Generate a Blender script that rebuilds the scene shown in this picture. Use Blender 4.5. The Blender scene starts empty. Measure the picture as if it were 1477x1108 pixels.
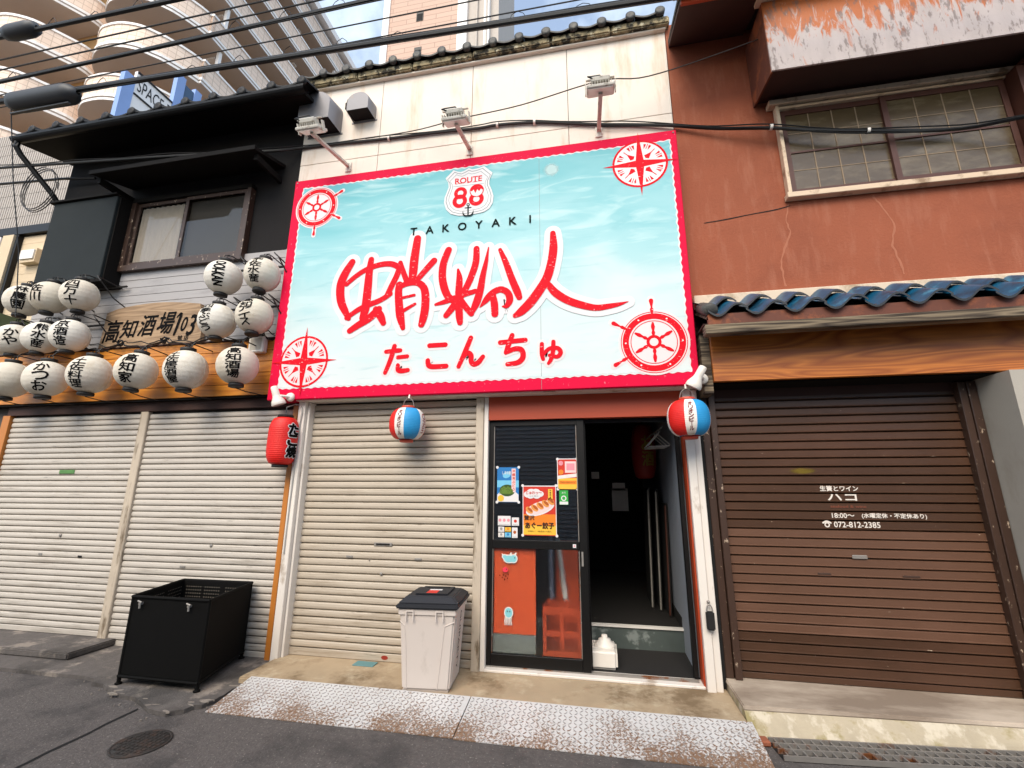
import bpy, bmesh, math, random
from mathutils import Vector, Matrix
rnd = random.Random(7)
R = math.radians
S = bpy.context.scene
COL = S.collection

# ------------------------------------------------------------------ camera
cam_data = bpy.data.cameras.new('camera')
cam = bpy.data.objects.new('camera', cam_data); COL.objects.link(cam)
cam_data.sensor_fit = 'HORIZONTAL'; cam_data.sensor_width = 36.0
cam_data.lens = 15.732; cam_data.clip_start = 0.05; cam_data.clip_end = 2000
def cam_matrix(loc, yaw, pitch, roll):
    f = Vector((math.sin(yaw)*math.cos(pitch), math.cos(yaw)*math.cos(pitch), math.sin(pitch)))
    r = Vector((math.cos(yaw), -math.sin(yaw), 0)); u = r.cross(f)
    r2 = r*math.cos(roll)+u*math.sin(roll); u2 = -r*math.sin(roll)+u*math.cos(roll)
    m = Matrix.Identity(4)
    for i in range(3):
        m[i][0] = r2[i]; m[i][1] = u2[i]; m[i][2] = -f[i]; m[i][3] = loc[i]
    return m
cam.matrix_world = cam_matrix((0, -3.85, 1.45), R(-10.86), R(13.365), R(0.2435))
S.camera = cam

# ------------------------------------------------------------------ sky, sun, exposure
SUN_AZ, SUN_EL = R(-8), R(44)          # from the street side, a little from the left
W = bpy.data.worlds.new('World'); S.world = W; W.use_nodes = True
nt = W.node_tree; nt.nodes.clear()
wo = nt.nodes.new('ShaderNodeOutputWorld'); bg = nt.nodes.new('ShaderNodeBackground')
sky = nt.nodes.new('ShaderNodeTexSky'); sky.sky_type = 'NISHITA'; sky.sun_disc = False
sky.sun_elevation = SUN_EL; sky.sun_rotation = R(180)+SUN_AZ*-1
sky.air_density = 1.0; sky.dust_density = 1.5; sky.ozone_density = 1.0
tc = nt.nodes.new('ShaderNodeTexCoord'); cn = nt.nodes.new('ShaderNodeTexNoise')
cn.inputs['Scale'].default_value = 2.6; cn.inputs['Detail'].default_value = 9; cn.inputs['Roughness'].default_value = .58
cr = nt.nodes.new('ShaderNodeValToRGB'); cr.color_ramp.elements[0].position = .46; cr.color_ramp.elements[1].position = .74
cr.color_ramp.elements[0].color = (.15, .15, .15, 1)
cm = nt.nodes.new('ShaderNodeMixRGB'); cm.inputs[2].default_value = (5.4, 6.1, 6.6, 1)
nt.links.new(tc.outputs['Generated'], cn.inputs['Vector']); nt.links.new(cn.outputs['Fac'], cr.inputs['Fac'])
nt.links.new(cr.outputs['Color'], cm.inputs[0]); nt.links.new(sky.outputs[0], cm.inputs[1])
nt.links.new(cm.outputs[0], bg.inputs['Color']); bg.inputs['Strength'].default_value = 0.12
nt.links.new(bg.outputs[0], wo.inputs['Surface'])
sd = bpy.data.lights.new('sun', 'SUN'); sd.energy = 1.5; sd.angle = R(40); sd.color = (1.0, .90, .76)
sun = bpy.data.objects.new('sun', sd); COL.objects.link(sun)
sdir = Vector((math.sin(SUN_AZ)*math.cos(SUN_EL), -math.cos(SUN_AZ)*math.cos(SUN_EL), math.sin(SUN_EL)))
sun.rotation_euler = sdir.to_track_quat('Z', 'Y').to_euler()
sun.location = sdir*40
S.view_settings.view_transform = 'Standard'; S.view_settings.look = 'None'
S.view_settings.gamma = 1.0; S.view_settings.use_curve_mapping = False
S.view_settings.exposure = 1.3

# ------------------------------------------------------------------ materials
def lin(h):
    h = h.lstrip('#'); o = []
    for i in (0, 2, 4):
        c = int(h[i:i+2], 16)/255; o.append(c/12.92 if c <= .04045 else ((c+.055)/1.055)**2.4)
    return o
MATS = {}
def mat(name, col, rough=.6, var=.12, scale=6, stretch=(1, 1, 1), bump=0., bscale=80, metal=0., dirt=None, dirt_scale=3, dirt_stretch=(1, 1, 1), dirt_lo=.5, dirt_hi=.7, spec=.5, dirt2=None, coat=0.):
    """plain procedural surface: noise varied colour, optional stains of their own colour, fine relief"""
    if name in MATS: return MATS[name]
    c = lin(col) if isinstance(col, str) else list(col)
    m = bpy.data.materials.new(name); m.use_nodes = True; t = m.node_tree; N = t.nodes; L = t.links
    b = N['Principled BSDF']; b.inputs['Roughness'].default_value = rough; b.inputs['Metallic'].default_value = metal
    b.inputs['Specular IOR Level'].default_value = spec
    if coat: b.inputs['Coat Weight'].default_value = coat
    g = N.new('ShaderNodeNewGeometry')
    def noise(sc, st, det=5, rg=.6):
        mp = N.new('ShaderNodeMapping'); mp.inputs['Scale'].default_value = st; L.new(g.outputs['Position'], mp.inputs['Vector'])
        n = N.new('ShaderNodeTexNoise'); n.inputs['Scale'].default_value = sc; n.inputs['Detail'].default_value = det; n.inputs['Roughness'].default_value = rg
        L.new(mp.outputs[0], n.inputs['Vector']); return n
    n1 = noise(scale, stretch)
    mix = N.new('ShaderNodeMixRGB')
    mix.inputs[1].default_value = [max(0, v*(1-var*1.6)) for v in c]+[1]; mix.inputs[2].default_value = [min(1, v*(1+var*1.6)) for v in c]+[1]
    L.new(n1.outputs['Fac'], mix.inputs[0]); last = mix
    for dd in (dirt, dirt2):
        if not dd: continue
        if isinstance(dd, dict):
            dc, ds, dst, lo, hi, amt = lin(dd['col']), dd['scale'], dd['stretch'], dd['lo'], dd['hi'], dd.get('amt', 1)
        else:
            dc, ds, dst, lo, hi, amt = lin(dd), dirt_scale, dirt_stretch, dirt_lo, dirt_hi, 1
        n2 = noise(ds, dst, 7, .65); rp = N.new('ShaderNodeMapRange')
        lo, hi = .5+(lo-.5)*.62, .5+(hi-.5)*.62; rp.inputs['From Min'].default_value = lo; rp.inputs['From Max'].default_value = hi; rp.inputs['To Max'].default_value = amt
        L.new(n2.outputs['Fac'], rp.inputs['Value'])
        if isinstance(dd, dict) and 'axis' in dd:      # stains that sit towards one edge of the piece
            ax, a0, a1, w0, w1 = dd['axis']; sx_ = N.new('ShaderNodeSeparateXYZ'); L.new(g.outputs['Position'], sx_.inputs[0]); rr_ = N.new('ShaderNodeMapRange')
            for k_, v_ in (('From Min', a0), ('From Max', a1), ('To Min', w0), ('To Max', w1)): rr_.inputs[k_].default_value = v_
            L.new(sx_.outputs[ax], rr_.inputs['Value']); aa_ = N.new('ShaderNodeMath'); L.new(rr_.outputs[0], aa_.inputs[0]); L.new(n2.outputs['Fac'], aa_.inputs[1]); L.new(aa_.outputs[0], rp.inputs['Value'])
            n2.inputs['Distortion'].default_value = dd.get('dist', 0)
        mx = N.new('ShaderNodeMixRGB'); L.new(rp.outputs[0], mx.inputs[0]); L.new(last.outputs[0], mx.inputs[1]); mx.inputs[2].default_value = dc+[1]; last = mx
    L.new(last.outputs[0], b.inputs['Base Color'])
    if bump:
        n3 = noise(bscale, (1, 1, 1), 4); bp = N.new('ShaderNodeBump'); bp.inputs['Strength'].default_value = bump; bp.inputs['Distance'].default_value = .01
        L.new(n3.outputs['Fac'], bp.inputs['Height']); L.new(bp.outputs[0], b.inputs['Normal'])
    MATS[name] = m; return m

def wood(name, c1, c2, rough=.5, scale=3.0, axis=(.25, 1, 3.2), rings=9):
    m = bpy.data.materials.new(name); m.use_nodes = True; t = m.node_tree; N = t.nodes; L = t.links; b = N['Principled BSDF']
    b.inputs['Roughness'].default_value = rough
    g = N.new('ShaderNodeNewGeometry'); mp = N.new('ShaderNodeMapping'); mp.inputs['Scale'].default_value = axis
    L.new(g.outputs['Position'], mp.inputs['Vector'])
    n = N.new('ShaderNodeTexNoise'); n.inputs['Scale'].default_value = scale; n.inputs['Detail'].default_value = 2; n.inputs['Distortion'].default_value = .4
    L.new(mp.outputs[0], n.inputs['Vector'])
    w = N.new('ShaderNodeMath'); w.operation = 'MULTIPLY'; w.inputs[1].default_value = rings; L.new(n.outputs['Fac'], w.inputs[0])
    fr = N.new('ShaderNodeMath'); fr.operation = 'PINGPONG'; fr.inputs[1].default_value = 1; L.new(w.outputs[0], fr.inputs[0])
    n2 = N.new('ShaderNodeTexNoise'); n2.inputs['Scale'].default_value = 60; mp2 = N.new('ShaderNodeMapping'); mp2.inputs['Scale'].default_value = (.06, 1, 1)
    L.new(g.outputs['Position'], mp2.inputs['Vector']); L.new(mp2.outputs[0], n2.inputs['Vector'])
    ad = N.new('ShaderNodeMath'); ad.operation = 'MULTIPLY'; L.new(fr.outputs[0], ad.inputs[0]); L.new(n2.outputs['Fac'], ad.inputs[1])
    ml = N.new('ShaderNodeMath'); ml.operation = 'MULTIPLY'; ml.inputs[1].default_value = 1.6; L.new(ad.outputs[0], ml.inputs[0])
    mix = N.new('ShaderNodeMixRGB'); mix.inputs[1].default_value = lin(c1)+[1]; mix.inputs[2].default_value = lin(c2)+[1]
    L.new(ml.outputs[0], mix.inputs[0]); L.new(mix.outputs[0], b.inputs['Base Color'])
    MATS[name] = m; return m

def glass(name, tint, refl=.08, rough=.02, trans=.9, wavy=0.):
    """thin window pane: mostly see-through, mirror reflection rising at grazing angles"""
    m = bpy.data.materials.new(name); m.use_nodes = True; t = m.node_tree; N = t.nodes; L = t.links
    N.remove(N['Principled BSDF']); out = N['Material Output']
    tr = N.new('ShaderNodeBsdfTransparent'); tr.inputs[0].default_value = list(tint)+[1]
    gl = N.new('ShaderNodeBsdfGlossy'); gl.inputs['Roughness'].default_value = rough
    lw = N.new('ShaderNodeLayerWeight'); lw.inputs['Blend'].default_value = .5; pw = N.new('ShaderNodeMath'); pw.operation = 'POWER'; pw.inputs[1].default_value = 5; L.new(lw.outputs['Facing'], pw.inputs[0])
    ad = N.new('ShaderNodeMath'); ad.operation = 'ADD'; ad.use_clamp = True; ad.inputs[1].default_value = refl+.03; L.new(pw.outputs[0], ad.inputs[0])
    if wavy:
        g = N.new('ShaderNodeNewGeometry'); n = N.new('ShaderNodeTexNoise'); n.inputs['Scale'].default_value = 7; n.inputs['Detail'].default_value = 3
        mp = N.new('ShaderNodeMapping'); mp.inputs['Scale'].default_value = (1, 1, 4); L.new(g.outputs['Position'], mp.inputs['Vector']); L.new(mp.outputs[0], n.inputs['Vector'])
        bp = N.new('ShaderNodeBump'); bp.inputs['Strength'].default_value = wavy; bp.inputs['Distance'].default_value = .05
        L.new(n.outputs['Fac'], bp.inputs['Height']); L.new(bp.outputs[0], gl.inputs['Normal'])
    mx = N.new('ShaderNodeMixShader'); L.new(ad.outputs[0], mx.inputs[0]); L.new(tr.outputs[0], mx.inputs[1]); L.new(gl.outputs[0], mx.inputs[2])
    L.new(mx.outputs[0], out.inputs['Surface']); MATS[name] = m; return m

def soft_disc(name, col, c, rx, rz, amt=.8):
    """printed or sprayed spot whose edge fades out"""
    m = bpy.data.materials.new(name); m.use_nodes = True; t = m.node_tree; N = t.nodes; L = t.links; b = N['Principled BSDF']; b.inputs['Base Color'].default_value = lin(col)+[1]; b.inputs['Roughness'].default_value = .6; b.inputs['Specular IOR Level'].default_value = .2
    g = N.new('ShaderNodeNewGeometry'); mp = N.new('ShaderNodeMapping'); mp.vector_type = 'POINT'; mp.inputs['Location'].default_value = (-c[0]/rx, 0, -c[1]/rz); mp.inputs['Scale'].default_value = (1/rx, 0, 1/rz); L.new(g.outputs['Position'], mp.inputs['Vector'])
    ln_ = N.new('ShaderNodeVectorMath'); ln_.operation = 'LENGTH'; L.new(mp.outputs[0], ln_.inputs[0]); nz_ = N.new('ShaderNodeTexNoise'); nz_.inputs['Scale'].default_value = 30; L.new(g.outputs['Position'], nz_.inputs['Vector'])
    ad = N.new('ShaderNodeMath'); ad.operation = 'MULTIPLY_ADD'; ad.inputs[1].default_value = .5; L.new(nz_.outputs['Fac'], ad.inputs[0]); L.new(ln_.outputs['Value'], ad.inputs[2])
    mr = N.new('ShaderNodeMapRange'); mr.inputs['From Min'].default_value = .75; mr.inputs['From Max'].default_value = 1.2; mr.inputs['To Min'].default_value = amt; mr.inputs['To Max'].default_value = 0; L.new(ad.outputs[0], mr.inputs['Value']); L.new(mr.outputs[0], b.inputs['Alpha'])
    MATS[name] = m; return m

# ------------------------------------------------------------------ geometry helpers
class MB:
    """collects shapes; build() links them as ONE mesh object"""
    def __init__(s): s.bm = bmesh.new(); s.mi = 0
    def face(s, vs):
        f = s.bm.faces.new(vs); f.material_index = s.mi; return f
    def poly(s, pts):
        vs = [s.bm.verts.new(p) for p in pts]; return s.face(vs)
    def hexa(s, p):      # 8 corners: bottom 0-3 counter-clockwise, top 4-7
        v = [s.bm.verts.new(q) for q in p]
        for f in ((3, 2, 1, 0), (4, 5, 6, 7), (0, 1, 5, 4), (1, 2, 6, 5), (2, 3, 7, 6), (3, 0, 4, 7)): s.face([v[i] for i in f])
    def box(s, x0, x1, y0, y1, z0, z1):
        s.hexa([(x0, y0, z0), (x1, y0, z0), (x1, y1, z0), (x0, y1, z0), (x0, y0, z1), (x1, y0, z1), (x1, y1, z1), (x0, y1, z1)])
        return s
    def prism(s, pts, vec):     # closed polygon (3D points) extruded along vec
        a = [s.bm.verts.new(p) for p in pts]; b = [s.bm.verts.new(Vector(p)+Vector(vec)) for p in pts]; n = len(pts)
        s.face(a[::-1]); s.face(b)
        for i in range(n): s.face((a[i], a[(i+1) % n], b[(i+1) % n], b[i]))
        return s
    def strip(s, prof, x0, x1, caps=False):     # open (y,z) profile swept along x
        a = [s.bm.verts.new((x0, y, z)) for y, z in prof]; b = [s.bm.verts.new((x1, y, z)) for y, z in prof]
        for i in range(len(prof)-1): s.face((a[i], b[i], b[i+1], a[i+1]))
        return s
    def tube(s, pts, r, seg=6, caps=True):
        pts = [Vector(p) for p in pts]; rings = []
        for i, p in enumerate(pts):
            d = (pts[min(i+1, len(pts)-1)]-pts[max(i-1, 0)]).normalized()
            u = d.cross(Vector((0, 0, 1)))
            if u.length < .05: u = d.cross(Vector((0, 1, 0)))
            u.normalize(); v = d.cross(u); rr = r[i] if isinstance(r, (list, tuple)) else r
            rings.append([s.bm.verts.new(p+(u*math.cos(2*math.pi*k/seg)+v*math.sin(2*math.pi*k/seg))*rr) for k in range(seg)])
        for a, b in zip(rings, rings[1:]):
            for k in range(seg): s.face((a[k], a[(k+1) % seg], b[(k+1) % seg], b[k]))
        if caps: s.face(rings[0][::-1]); s.face(rings[-1])
        return s
    def lathe(s, prof, c, seg=24, axis=None, closed=False, matf=None):   # prof [(r,h)], axis = z or a direction
        c = Vector(c); ax = Vector(axis).normalized() if axis else Vector((0, 0, 1))
        u = ax.cross(Vector((0, 0, 1)));
        if u.length < .05: u = Vector((1, 0, 0))
        u.normalize(); v = ax.cross(u); rings = []
        for r, h in prof: rings.append([s.bm.verts.new(c+ax*h+(u*math.cos(2*math.pi*k/seg)+v*math.sin(2*math.pi*k/seg))*max(r, 1e-4)) for k in range(seg)])
        for a, b in zip(rings, rings[1:]):
            for k in range(seg):
                f = s.face((a[k], a[(k+1) % seg], b[(k+1) % seg], b[k])); f.smooth = True
                if matf: f.material_index = matf(k)
        if closed: s.face(rings[0][::-1]); s.face(rings[-1])
        return s
    def ring(s, cx, cz, r0, r1, y, seg=40, a0=0, a1=2*math.pi):      # flat annulus in the xz plane
        n = seg
        A = [s.bm.verts.new((cx+r0*math.cos(a0+(a1-a0)*k/n), y, cz+r0*math.sin(a0+(a1-a0)*k/n))) for k in range(n+1)]
        B = [s.bm.verts.new((cx+r1*math.cos(a0+(a1-a0)*k/n), y, cz+r1*math.sin(a0+(a1-a0)*k/n))) for k in range(n+1)]
        for k in range(n): s.face((A[k], A[k+1], B[k+1], B[k]))
        return s
    def disc(s, cx, cz, r, y, seg=32, rz=None):
        rz = rz or r; s.poly([(cx+r*math.cos(2*math.pi*k/seg), y, cz+rz*math.sin(2*math.pi*k/seg)) for k in range(seg)]); return s
    def stroke(s, pts, y, grow=0., sub=6):      # brush stroke with width, flat in the xz plane
        P = smooth(pts, sub); n = len(P); Lf, Rt = [], []
        for i in range(n):
            x0, z0 = P[max(i-1, 0)][:2]; x1, z1 = P[min(i+1, n-1)][:2]; d = math.hypot(x1-x0, z1-z0) or 1
            nx, nz = -(z1-z0)/d, (x1-x0)/d; w = P[i][2]/2+grow
            Lf.append((P[i][0]+nx*w, P[i][1]+nz*w)); Rt.append((P[i][0]-nx*w, P[i][1]-nz*w))
        def cap(p, q, w, sgn):
            a = math.atan2(p[2][1], p[2][0]); c = p[0], p[1]; out = []
            for k in range(1, 8):
                t = a+sgn*math.pi*k/8; out.append((c[0]+w*math.cos(t), c[1]+w*math.sin(t)))
            return out
        def nrm(i):
            x0, z0 = P[max(i-1, 0)][:2]; x1, z1 = P[min(i+1, n-1)][:2]; d = math.hypot(x1-x0, z1-z0) or 1
            return (-(z1-z0)/d, (x1-x0)/d)
        vl = [s.bm.verts.new((x, y, z)) for x, z in Lf]; vr = [s.bm.verts.new((x, y, z)) for x, z in Rt]
        for i in range(n-1): s.face((vl[i], vl[i+1], vr[i+1], vr[i]))
        e = n-1
        c1 = cap((P[e][0], P[e][1], nrm(e)), None, P[e][2]/2+grow, -1); c0 = cap((P[0][0], P[0][1], nrm(0)), None, P[0][2]/2+grow, 1)
        s.face([vl[e]]+[s.bm.verts.new((x, y, z)) for x, z in c1]+[vr[e]])
        s.face([vl[0]]+[s.bm.verts.new((x, y, z)) for x, z in c0]+[vr[0]])
        return s
    def line(s, pts, w, y): return s.stroke([(x, z, w) for x, z in pts], y, sub=1)
    def bevel(s, w, seg=1):
        bmesh.ops.remove_doubles(s.bm, verts=s.bm.verts, dist=1e-6)
        ed = [e for e in s.bm.edges if len(e.link_faces) == 2 and e.calc_face_angle(0) > .6]
        bmesh.ops.bevel(s.bm, geom=ed, offset=w, segments=seg, affect='EDGES', clamp_overlap=True); return s
    def xform(s, m): bmesh.ops.transform(s.bm, matrix=m, verts=s.bm.verts); return s

def smooth(pts, sub):
    if sub <= 1 or len(pts) < 3: return list(pts)
    out = []; n = len(pts)
    for i in range(n-1):
        p0, p1, p2, p3 = pts[max(i-1, 0)], pts[i], pts[i+1], pts[min(i+2, n-1)]
        for k in range(sub):
            t = k/sub
            out.append(tuple(.5*((2*b)+(-a+c)*t+(2*a-5*b+4*c-d)*t*t+(-a+3*b-3*c+d)*t**3) for a, b, c, d in zip(p0, p1, p2, p3)))
    out.append(tuple(pts[-1])); return out

WL = {}
def link(o, parent=None, world=(0, 0, 0)):
    COL.objects.link(o); w = Vector(world)
    if parent is not None: o.parent = parent; o.location = w-WL[parent]
    else: o.location = w
    WL[o] = w; return o
def tag(o, label=None, cat=None, group=None, kind=None):
    if label: o['label'] = label
    if cat: o['category'] = cat
    if group: o['group'] = group
    if kind: o['kind'] = kind
    return o
def thing(name, loc, label, cat, group=None):
    o = bpy.data.objects.new(name, None); o.empty_display_size = .1; link(o, None, loc); return tag(o, label, cat, group)
def mesh_from(mb, name, mats, origin, shade=False):
    bm = mb.bm; bmesh.ops.recalc_face_normals(bm, faces=bm.faces)
    me = bpy.data.meshes.new(name)
    bmesh.ops.translate(bm, verts=bm.verts, vec=-Vector(origin)); bm.to_mesh(me); bm.free()
    for m in (mats if isinstance(mats, (list, tuple)) else [mats]): me.materials.append(m if not isinstance(m, str) else MATS[m])
    if shade:
        for p in me.polygons: p.use_smooth = True
    return me
def build(mb, name, mats, parent=None, origin=None, shade=False, **kw):
    org = WL[parent] if parent is not None else Vector(origin or (0, 0, 0))
    o = bpy.data.objects.new(name, mesh_from(mb, name, mats, org, shade)); link(o, parent, org); return tag(o, **kw)
def place(me, name, parent, world): return link(bpy.data.objects.new(name, me), parent, world)
def bx(name, m, parent, x0, x1, y0, y1, z0, z1, bev=0, **kw):
    b = MB().box(x0, x1, y0, y1, z0, z1)
    if bev: b.bevel(bev)
    return build(b, name, m, parent, **kw)

# lettering: glyph outlines from the built-in font, turned into meshes
def glyphs(body, size, bold=0., align='CENTER'):
    c = bpy.data.curves.new('text', 'FONT'); c.body = body; c.size = size; c.align_x = align; c.resolution_u = 3
    o = bpy.data.objects.new('text', c); me = bpy.data.meshes.new_from_object(o)
    vs = [v.co.copy() for v in me.vertices]; fs = [tuple(p.vertices) for p in me.polygons]
    bpy.data.objects.remove(o); bpy.data.curves.remove(c); bpy.data.meshes.remove(me)
    return vs, fs
def center(vs, w=None, h=None):       # centre glyph verts and scale to a width and height
    xs = [v.x for v in vs]; ys = [v.y for v in vs]; cx, cy = (min(xs)+max(xs))/2, (min(ys)+max(ys))/2
    sx = w/(max(xs)-min(xs)) if w else None; sy = h/(max(ys)-min(ys)) if h else None
    sx = sx or sy or 1; sy = sy or sx
    return [((v.x-cx)*sx, (v.y-cy)*sy) for v in vs]
def thicken(d):      # brush-heavy letters: copies laid a hair apart, shifted round the outline
    if d <= 0: return [(0, 0, 0)]
    n = 8 if d > .006 else 4
    return [(d*math.cos(2*math.pi*k/n+.6), d*math.sin(2*math.pi*k/n+.6), .00006*k) for k in range(n)]
def flat_text(mb, body, x, z, y, w=None, h=None, bold=.0, shear=0., rot=0., size=.2):
    vs, fs = glyphs(body, size); P = center(vs, w, h); ca, sa = math.cos(rot), math.sin(rot)
    for dx, dz, lift in thicken(bold*(max(b for a, b in P)-min(b for a, b in P))):
        V = [mb.bm.verts.new((x+dx+(a+b*shear)*ca-b*sa, y-lift, z+dz+(a+b*shear)*sa+b*ca)) for a, b in P]
        for f in fs:
            try: mb.face([V[i] for i in f])
            except ValueError: pass
    return mb
def vert_text(chars, ch, cw, bold=.0):      # column of characters -> 2D verts and faces centred on 0,0
    V, F = [], []; n = len(chars)
    for i, c in enumerate(chars):
        vs, fs = glyphs(c, .2); small = c in 'っゅょゃー・-'
        P = center(vs, cw*(.7 if small else 1), ch*(.6 if small else .92))
        if c in 'ーｰ-': P = [(b*.25, a*1.0) for a, b in center(vs, ch*.8, cw*.35)]
        zc = ch*((n-1)/2-i)
        for dx, dz, lift in thicken(bold*ch):
            o = len(V); V += [(a+dx, b+zc+dz, lift) for a, b in P]; F += [tuple(j+o for j in f) for f in fs]
    return V, F
def wrap_text(V, F, c, rfun, phi, off=.002, step=.014):
    """bend flat lettering round a lantern: rfun(h) gives the radius at height h, phi the facing (0 = towards the street)"""
    bm = bmesh.new(); vv = [bm.verts.new((v[0], v[2] if len(v) > 2 else 0, v[1])) for v in V]
    for f in F:
        try: bm.faces.new([vv[i] for i in f])
        except ValueError: pass
    for ax in (0, 2):
        lo = min(v.co[ax] for v in bm.verts); hi = max(v.co[ax] for v in bm.verts); k = lo+step
        while k < hi:
            no = Vector((1, 0, 0)) if ax == 0 else Vector((0, 0, 1)); bmesh.ops.bisect_plane(bm, geom=bm.verts[:]+bm.edges[:]+bm.faces[:], plane_co=no*k, plane_no=no); k += step
    for v in bm.verts:
        r0 = max(rfun(0), .01); r = rfun(v.co.z)+off+v.co.y; a = phi+v.co.x/r0
        v.co = Vector((c[0]+r*math.sin(a), c[1]-r*math.cos(a), c[2]+v.co.z))
    m = MB(); m.bm.free(); m.bm = bm; return m

# ------------------------------------------------------------------ palette
mat('asphalt', '#56504d', .9, .32, 34, bump=1.0, bscale=60, dirt='#928c84', dirt_scale=70, dirt_lo=.66, dirt_hi=.76, dirt2=dict(col='#2e2c2b', scale=2.2, stretch=(1, 1, 1), lo=.5, hi=.72, amt=.6))
mat('old_asphalt', '#5d5753', .92, .25, 22, bump=.8, bscale=70, dirt='#8a8076', dirt_scale=4, dirt_lo=.58, dirt_hi=.72, dirt2=dict(col='#37332f', scale=1.5, stretch=(1, 1, 1), lo=.5, hi=.7, amt=.7))
mat('crumbled_mortar', '#857c72', .95, .25, 20, bump=.6, bscale=60)
mat('apron', '#a89478', .85, .15, 5, bump=.25, bscale=90, dirt='#776349', dirt_scale=2.5, dirt_lo=.5, dirt_hi=.75, dirt2=dict(col='#c2b398', scale=7, stretch=(1, 1, 1), lo=.55, hi=.8, amt=.6))
mat('step_top', '#b9aa98', .8, .12, 4, bump=.15, bscale=70, dirt='#857565', dirt_scale=1.6, dirt_stretch=(.5, 1.2, 1), dirt_lo=.45, dirt_hi=.75)
mat('step_face', '#b0a38b', .85, .18, 6, bump=.3, bscale=60, dirt='#93865c', dirt_scale=3, dirt_lo=.56, dirt_hi=.7, dirt2=dict(col='#cdc2ad', scale=9, stretch=(1, 1, .3), lo=.52, hi=.68, amt=.8))
mat('plate', '#cfcdd0', .45, .08, 6, bump=.1, bscale=200, dirt=dict(col='#8e5a30', scale=16, stretch=(1, 1, 1), lo=.56, hi=.66), metal=.0)
mat('plate_tread', '#8f8b88', .4, .15, 9, spec=.6, dirt=dict(col='#74502e', scale=40, stretch=(1, 1, 1), lo=.56, hi=.70, amt=.9, axis=('Y', -.90, -.52, .10, -.02)))
mat('steel', '#8f8a84', .45, .15, 12, metal=.35, dirt='#7a4a2a', dirt_scale=6, dirt_lo=.6, dirt_hi=.75)
mat('black_pit', '#0b0a09', .9)
mat('iron', '#34302d', .75, .2, 30, bump=.4, bscale=60, metal=.3, dirt='#46372f', dirt_scale=12)
mat('brick_red', '#93553b', .9, .2, 20, bump=.3)
mat('white_panel', '#dcd0c2', .7, .05, 2.2, bump=.12, bscale=220, dirt=dict(col='#bf9f7c', scale=1.3, stretch=(2.2, 1, .35), lo=.60, hi=.80, amt=.7), dirt2=dict(col='#b5a695', scale=3, stretch=(1, 1, .25), lo=.62, hi=.85, amt=.5))
mat('wall_back', '#4c4642', .9)
mat('eave_concrete', '#8f8163', .95, .25, 12, bump=.7, bscale=45, dirt='#2a261d', dirt_scale=10, dirt_lo=.46, dirt_hi=.62, dirt2=dict(col='#bdb59a', scale=18, stretch=(1, 1, 1), lo=.6, hi=.7, amt=.8))
mat('tile_grey', '#3a3936', .6, .25, 14, bump=.3, bscale=50, dirt='#5d594e', dirt_scale=8, dirt_lo=.55, dirt_hi=.75)
mat('tile_dark', '#191818', .6, spec=.3, var=.2, scale=14, bump=.2)
mat('slat_beige', '#b3a796', .5, .05, 2.5, dirt=dict(col='#84745f', scale=4, stretch=(.35, 1, 6), lo=.56, hi=.82, amt=.65, axis=('Z', .05, .9, .05, -.01)), dirt2=dict(col='#5e5142', scale=22, stretch=(.25, 1, 3), lo=.70, hi=.78, amt=.6))
mat('slat_white', '#b9b1a6', .5, .06, 2.5, dirt=dict(col='#7f7466', scale=3, stretch=(.45, 1, 8), lo=.56, hi=.82, amt=.7, axis=('Z', .05, 1.1, .045, -.01)), dirt2=dict(col='#3e3830', scale=9, stretch=(.3, 1, 9), lo=.70, hi=.77, amt=.8))
mat('slat_brown', '#452f21', .32, .10, 2, bump=.05, bscale=120, dirt=dict(col='#573b2c', scale=1.2, stretch=(.6, 1, 1.2), lo=.45, hi=.75, amt=.6), dirt2=dict(col='#c9b49c', scale=40, stretch=(.5, 1, 1.5), lo=.80, hi=.84, amt=.8))
mat('slat_brown_pale', '#5f4333', .38, .10, 2, bump=.05, bscale=120, dirt=dict(col='#70503f', scale=1.6, stretch=(.6, 1, 1.2), lo=.45, hi=.75, amt=.6), dirt2=dict(col='#c9b49c', scale=40, stretch=(.5, 1, 1.5), lo=.80, hi=.84, amt=.8))
mat('brown_metal', '#3d2a20', .45, .15, 5, dirt2=dict(col='#b9a48d', scale=30, stretch=(1, 1, .6), lo=.70, hi=.74, amt=.8))
mat('groove', '#2a241d', .9)
mat('white_metal', '#ded6cc', .45, .05, 3, dirt=dict(col='#8b7355', scale=5, stretch=(1, 1, .5), lo=.64, hi=.78, amt=.6))
mat('post_worn', '#b9ab98', .6, .12, 8, dirt='#6d5d48', dirt_scale=6, dirt_stretch=(2, 1, .4), dirt_lo=.55, dirt_hi=.72)
mat('orange_paint', '#b5702a', .5, .12, 5, stretch=(6, 6, .4))
mat('orange_beam', '#a63c17', .5, .08, 4, stretch=(.4, 1, 4))
mat('red_orange', '#cf4a1c', .5, .06, 4)
mat('black_alu', '#0d0c0c', .45, .1, 8, spec=.3)
mat('black_gap', '#0a0908', .9)
mat('black_wall', '#1d1b1b', .85, spec=.2, var=.12, scale=5, bump=.25, bscale=110)
mat('black_box_wall', '#1f2425', .8, spec=.25, var=.12, scale=6, bump=.25, bscale=110)
mat('black_wood', '#120f0d', .8, .2, 6, spec=.15)
mat('siding_grey', '#9c9896', .6, .06, 2, dirt=dict(col='#7d7977', scale=3, stretch=(.5, 1, 2), lo=.55, hi=.8, amt=.6))
wood('fascia_orange', '#a9661b', '#cd8528', .5, 1.6, (.3, 1, 3), rings=24)
wood('fascia_red', '#9a5119', '#c9782e', .42, 1.3, (.45, 1, 2.4), rings=34)
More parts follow.
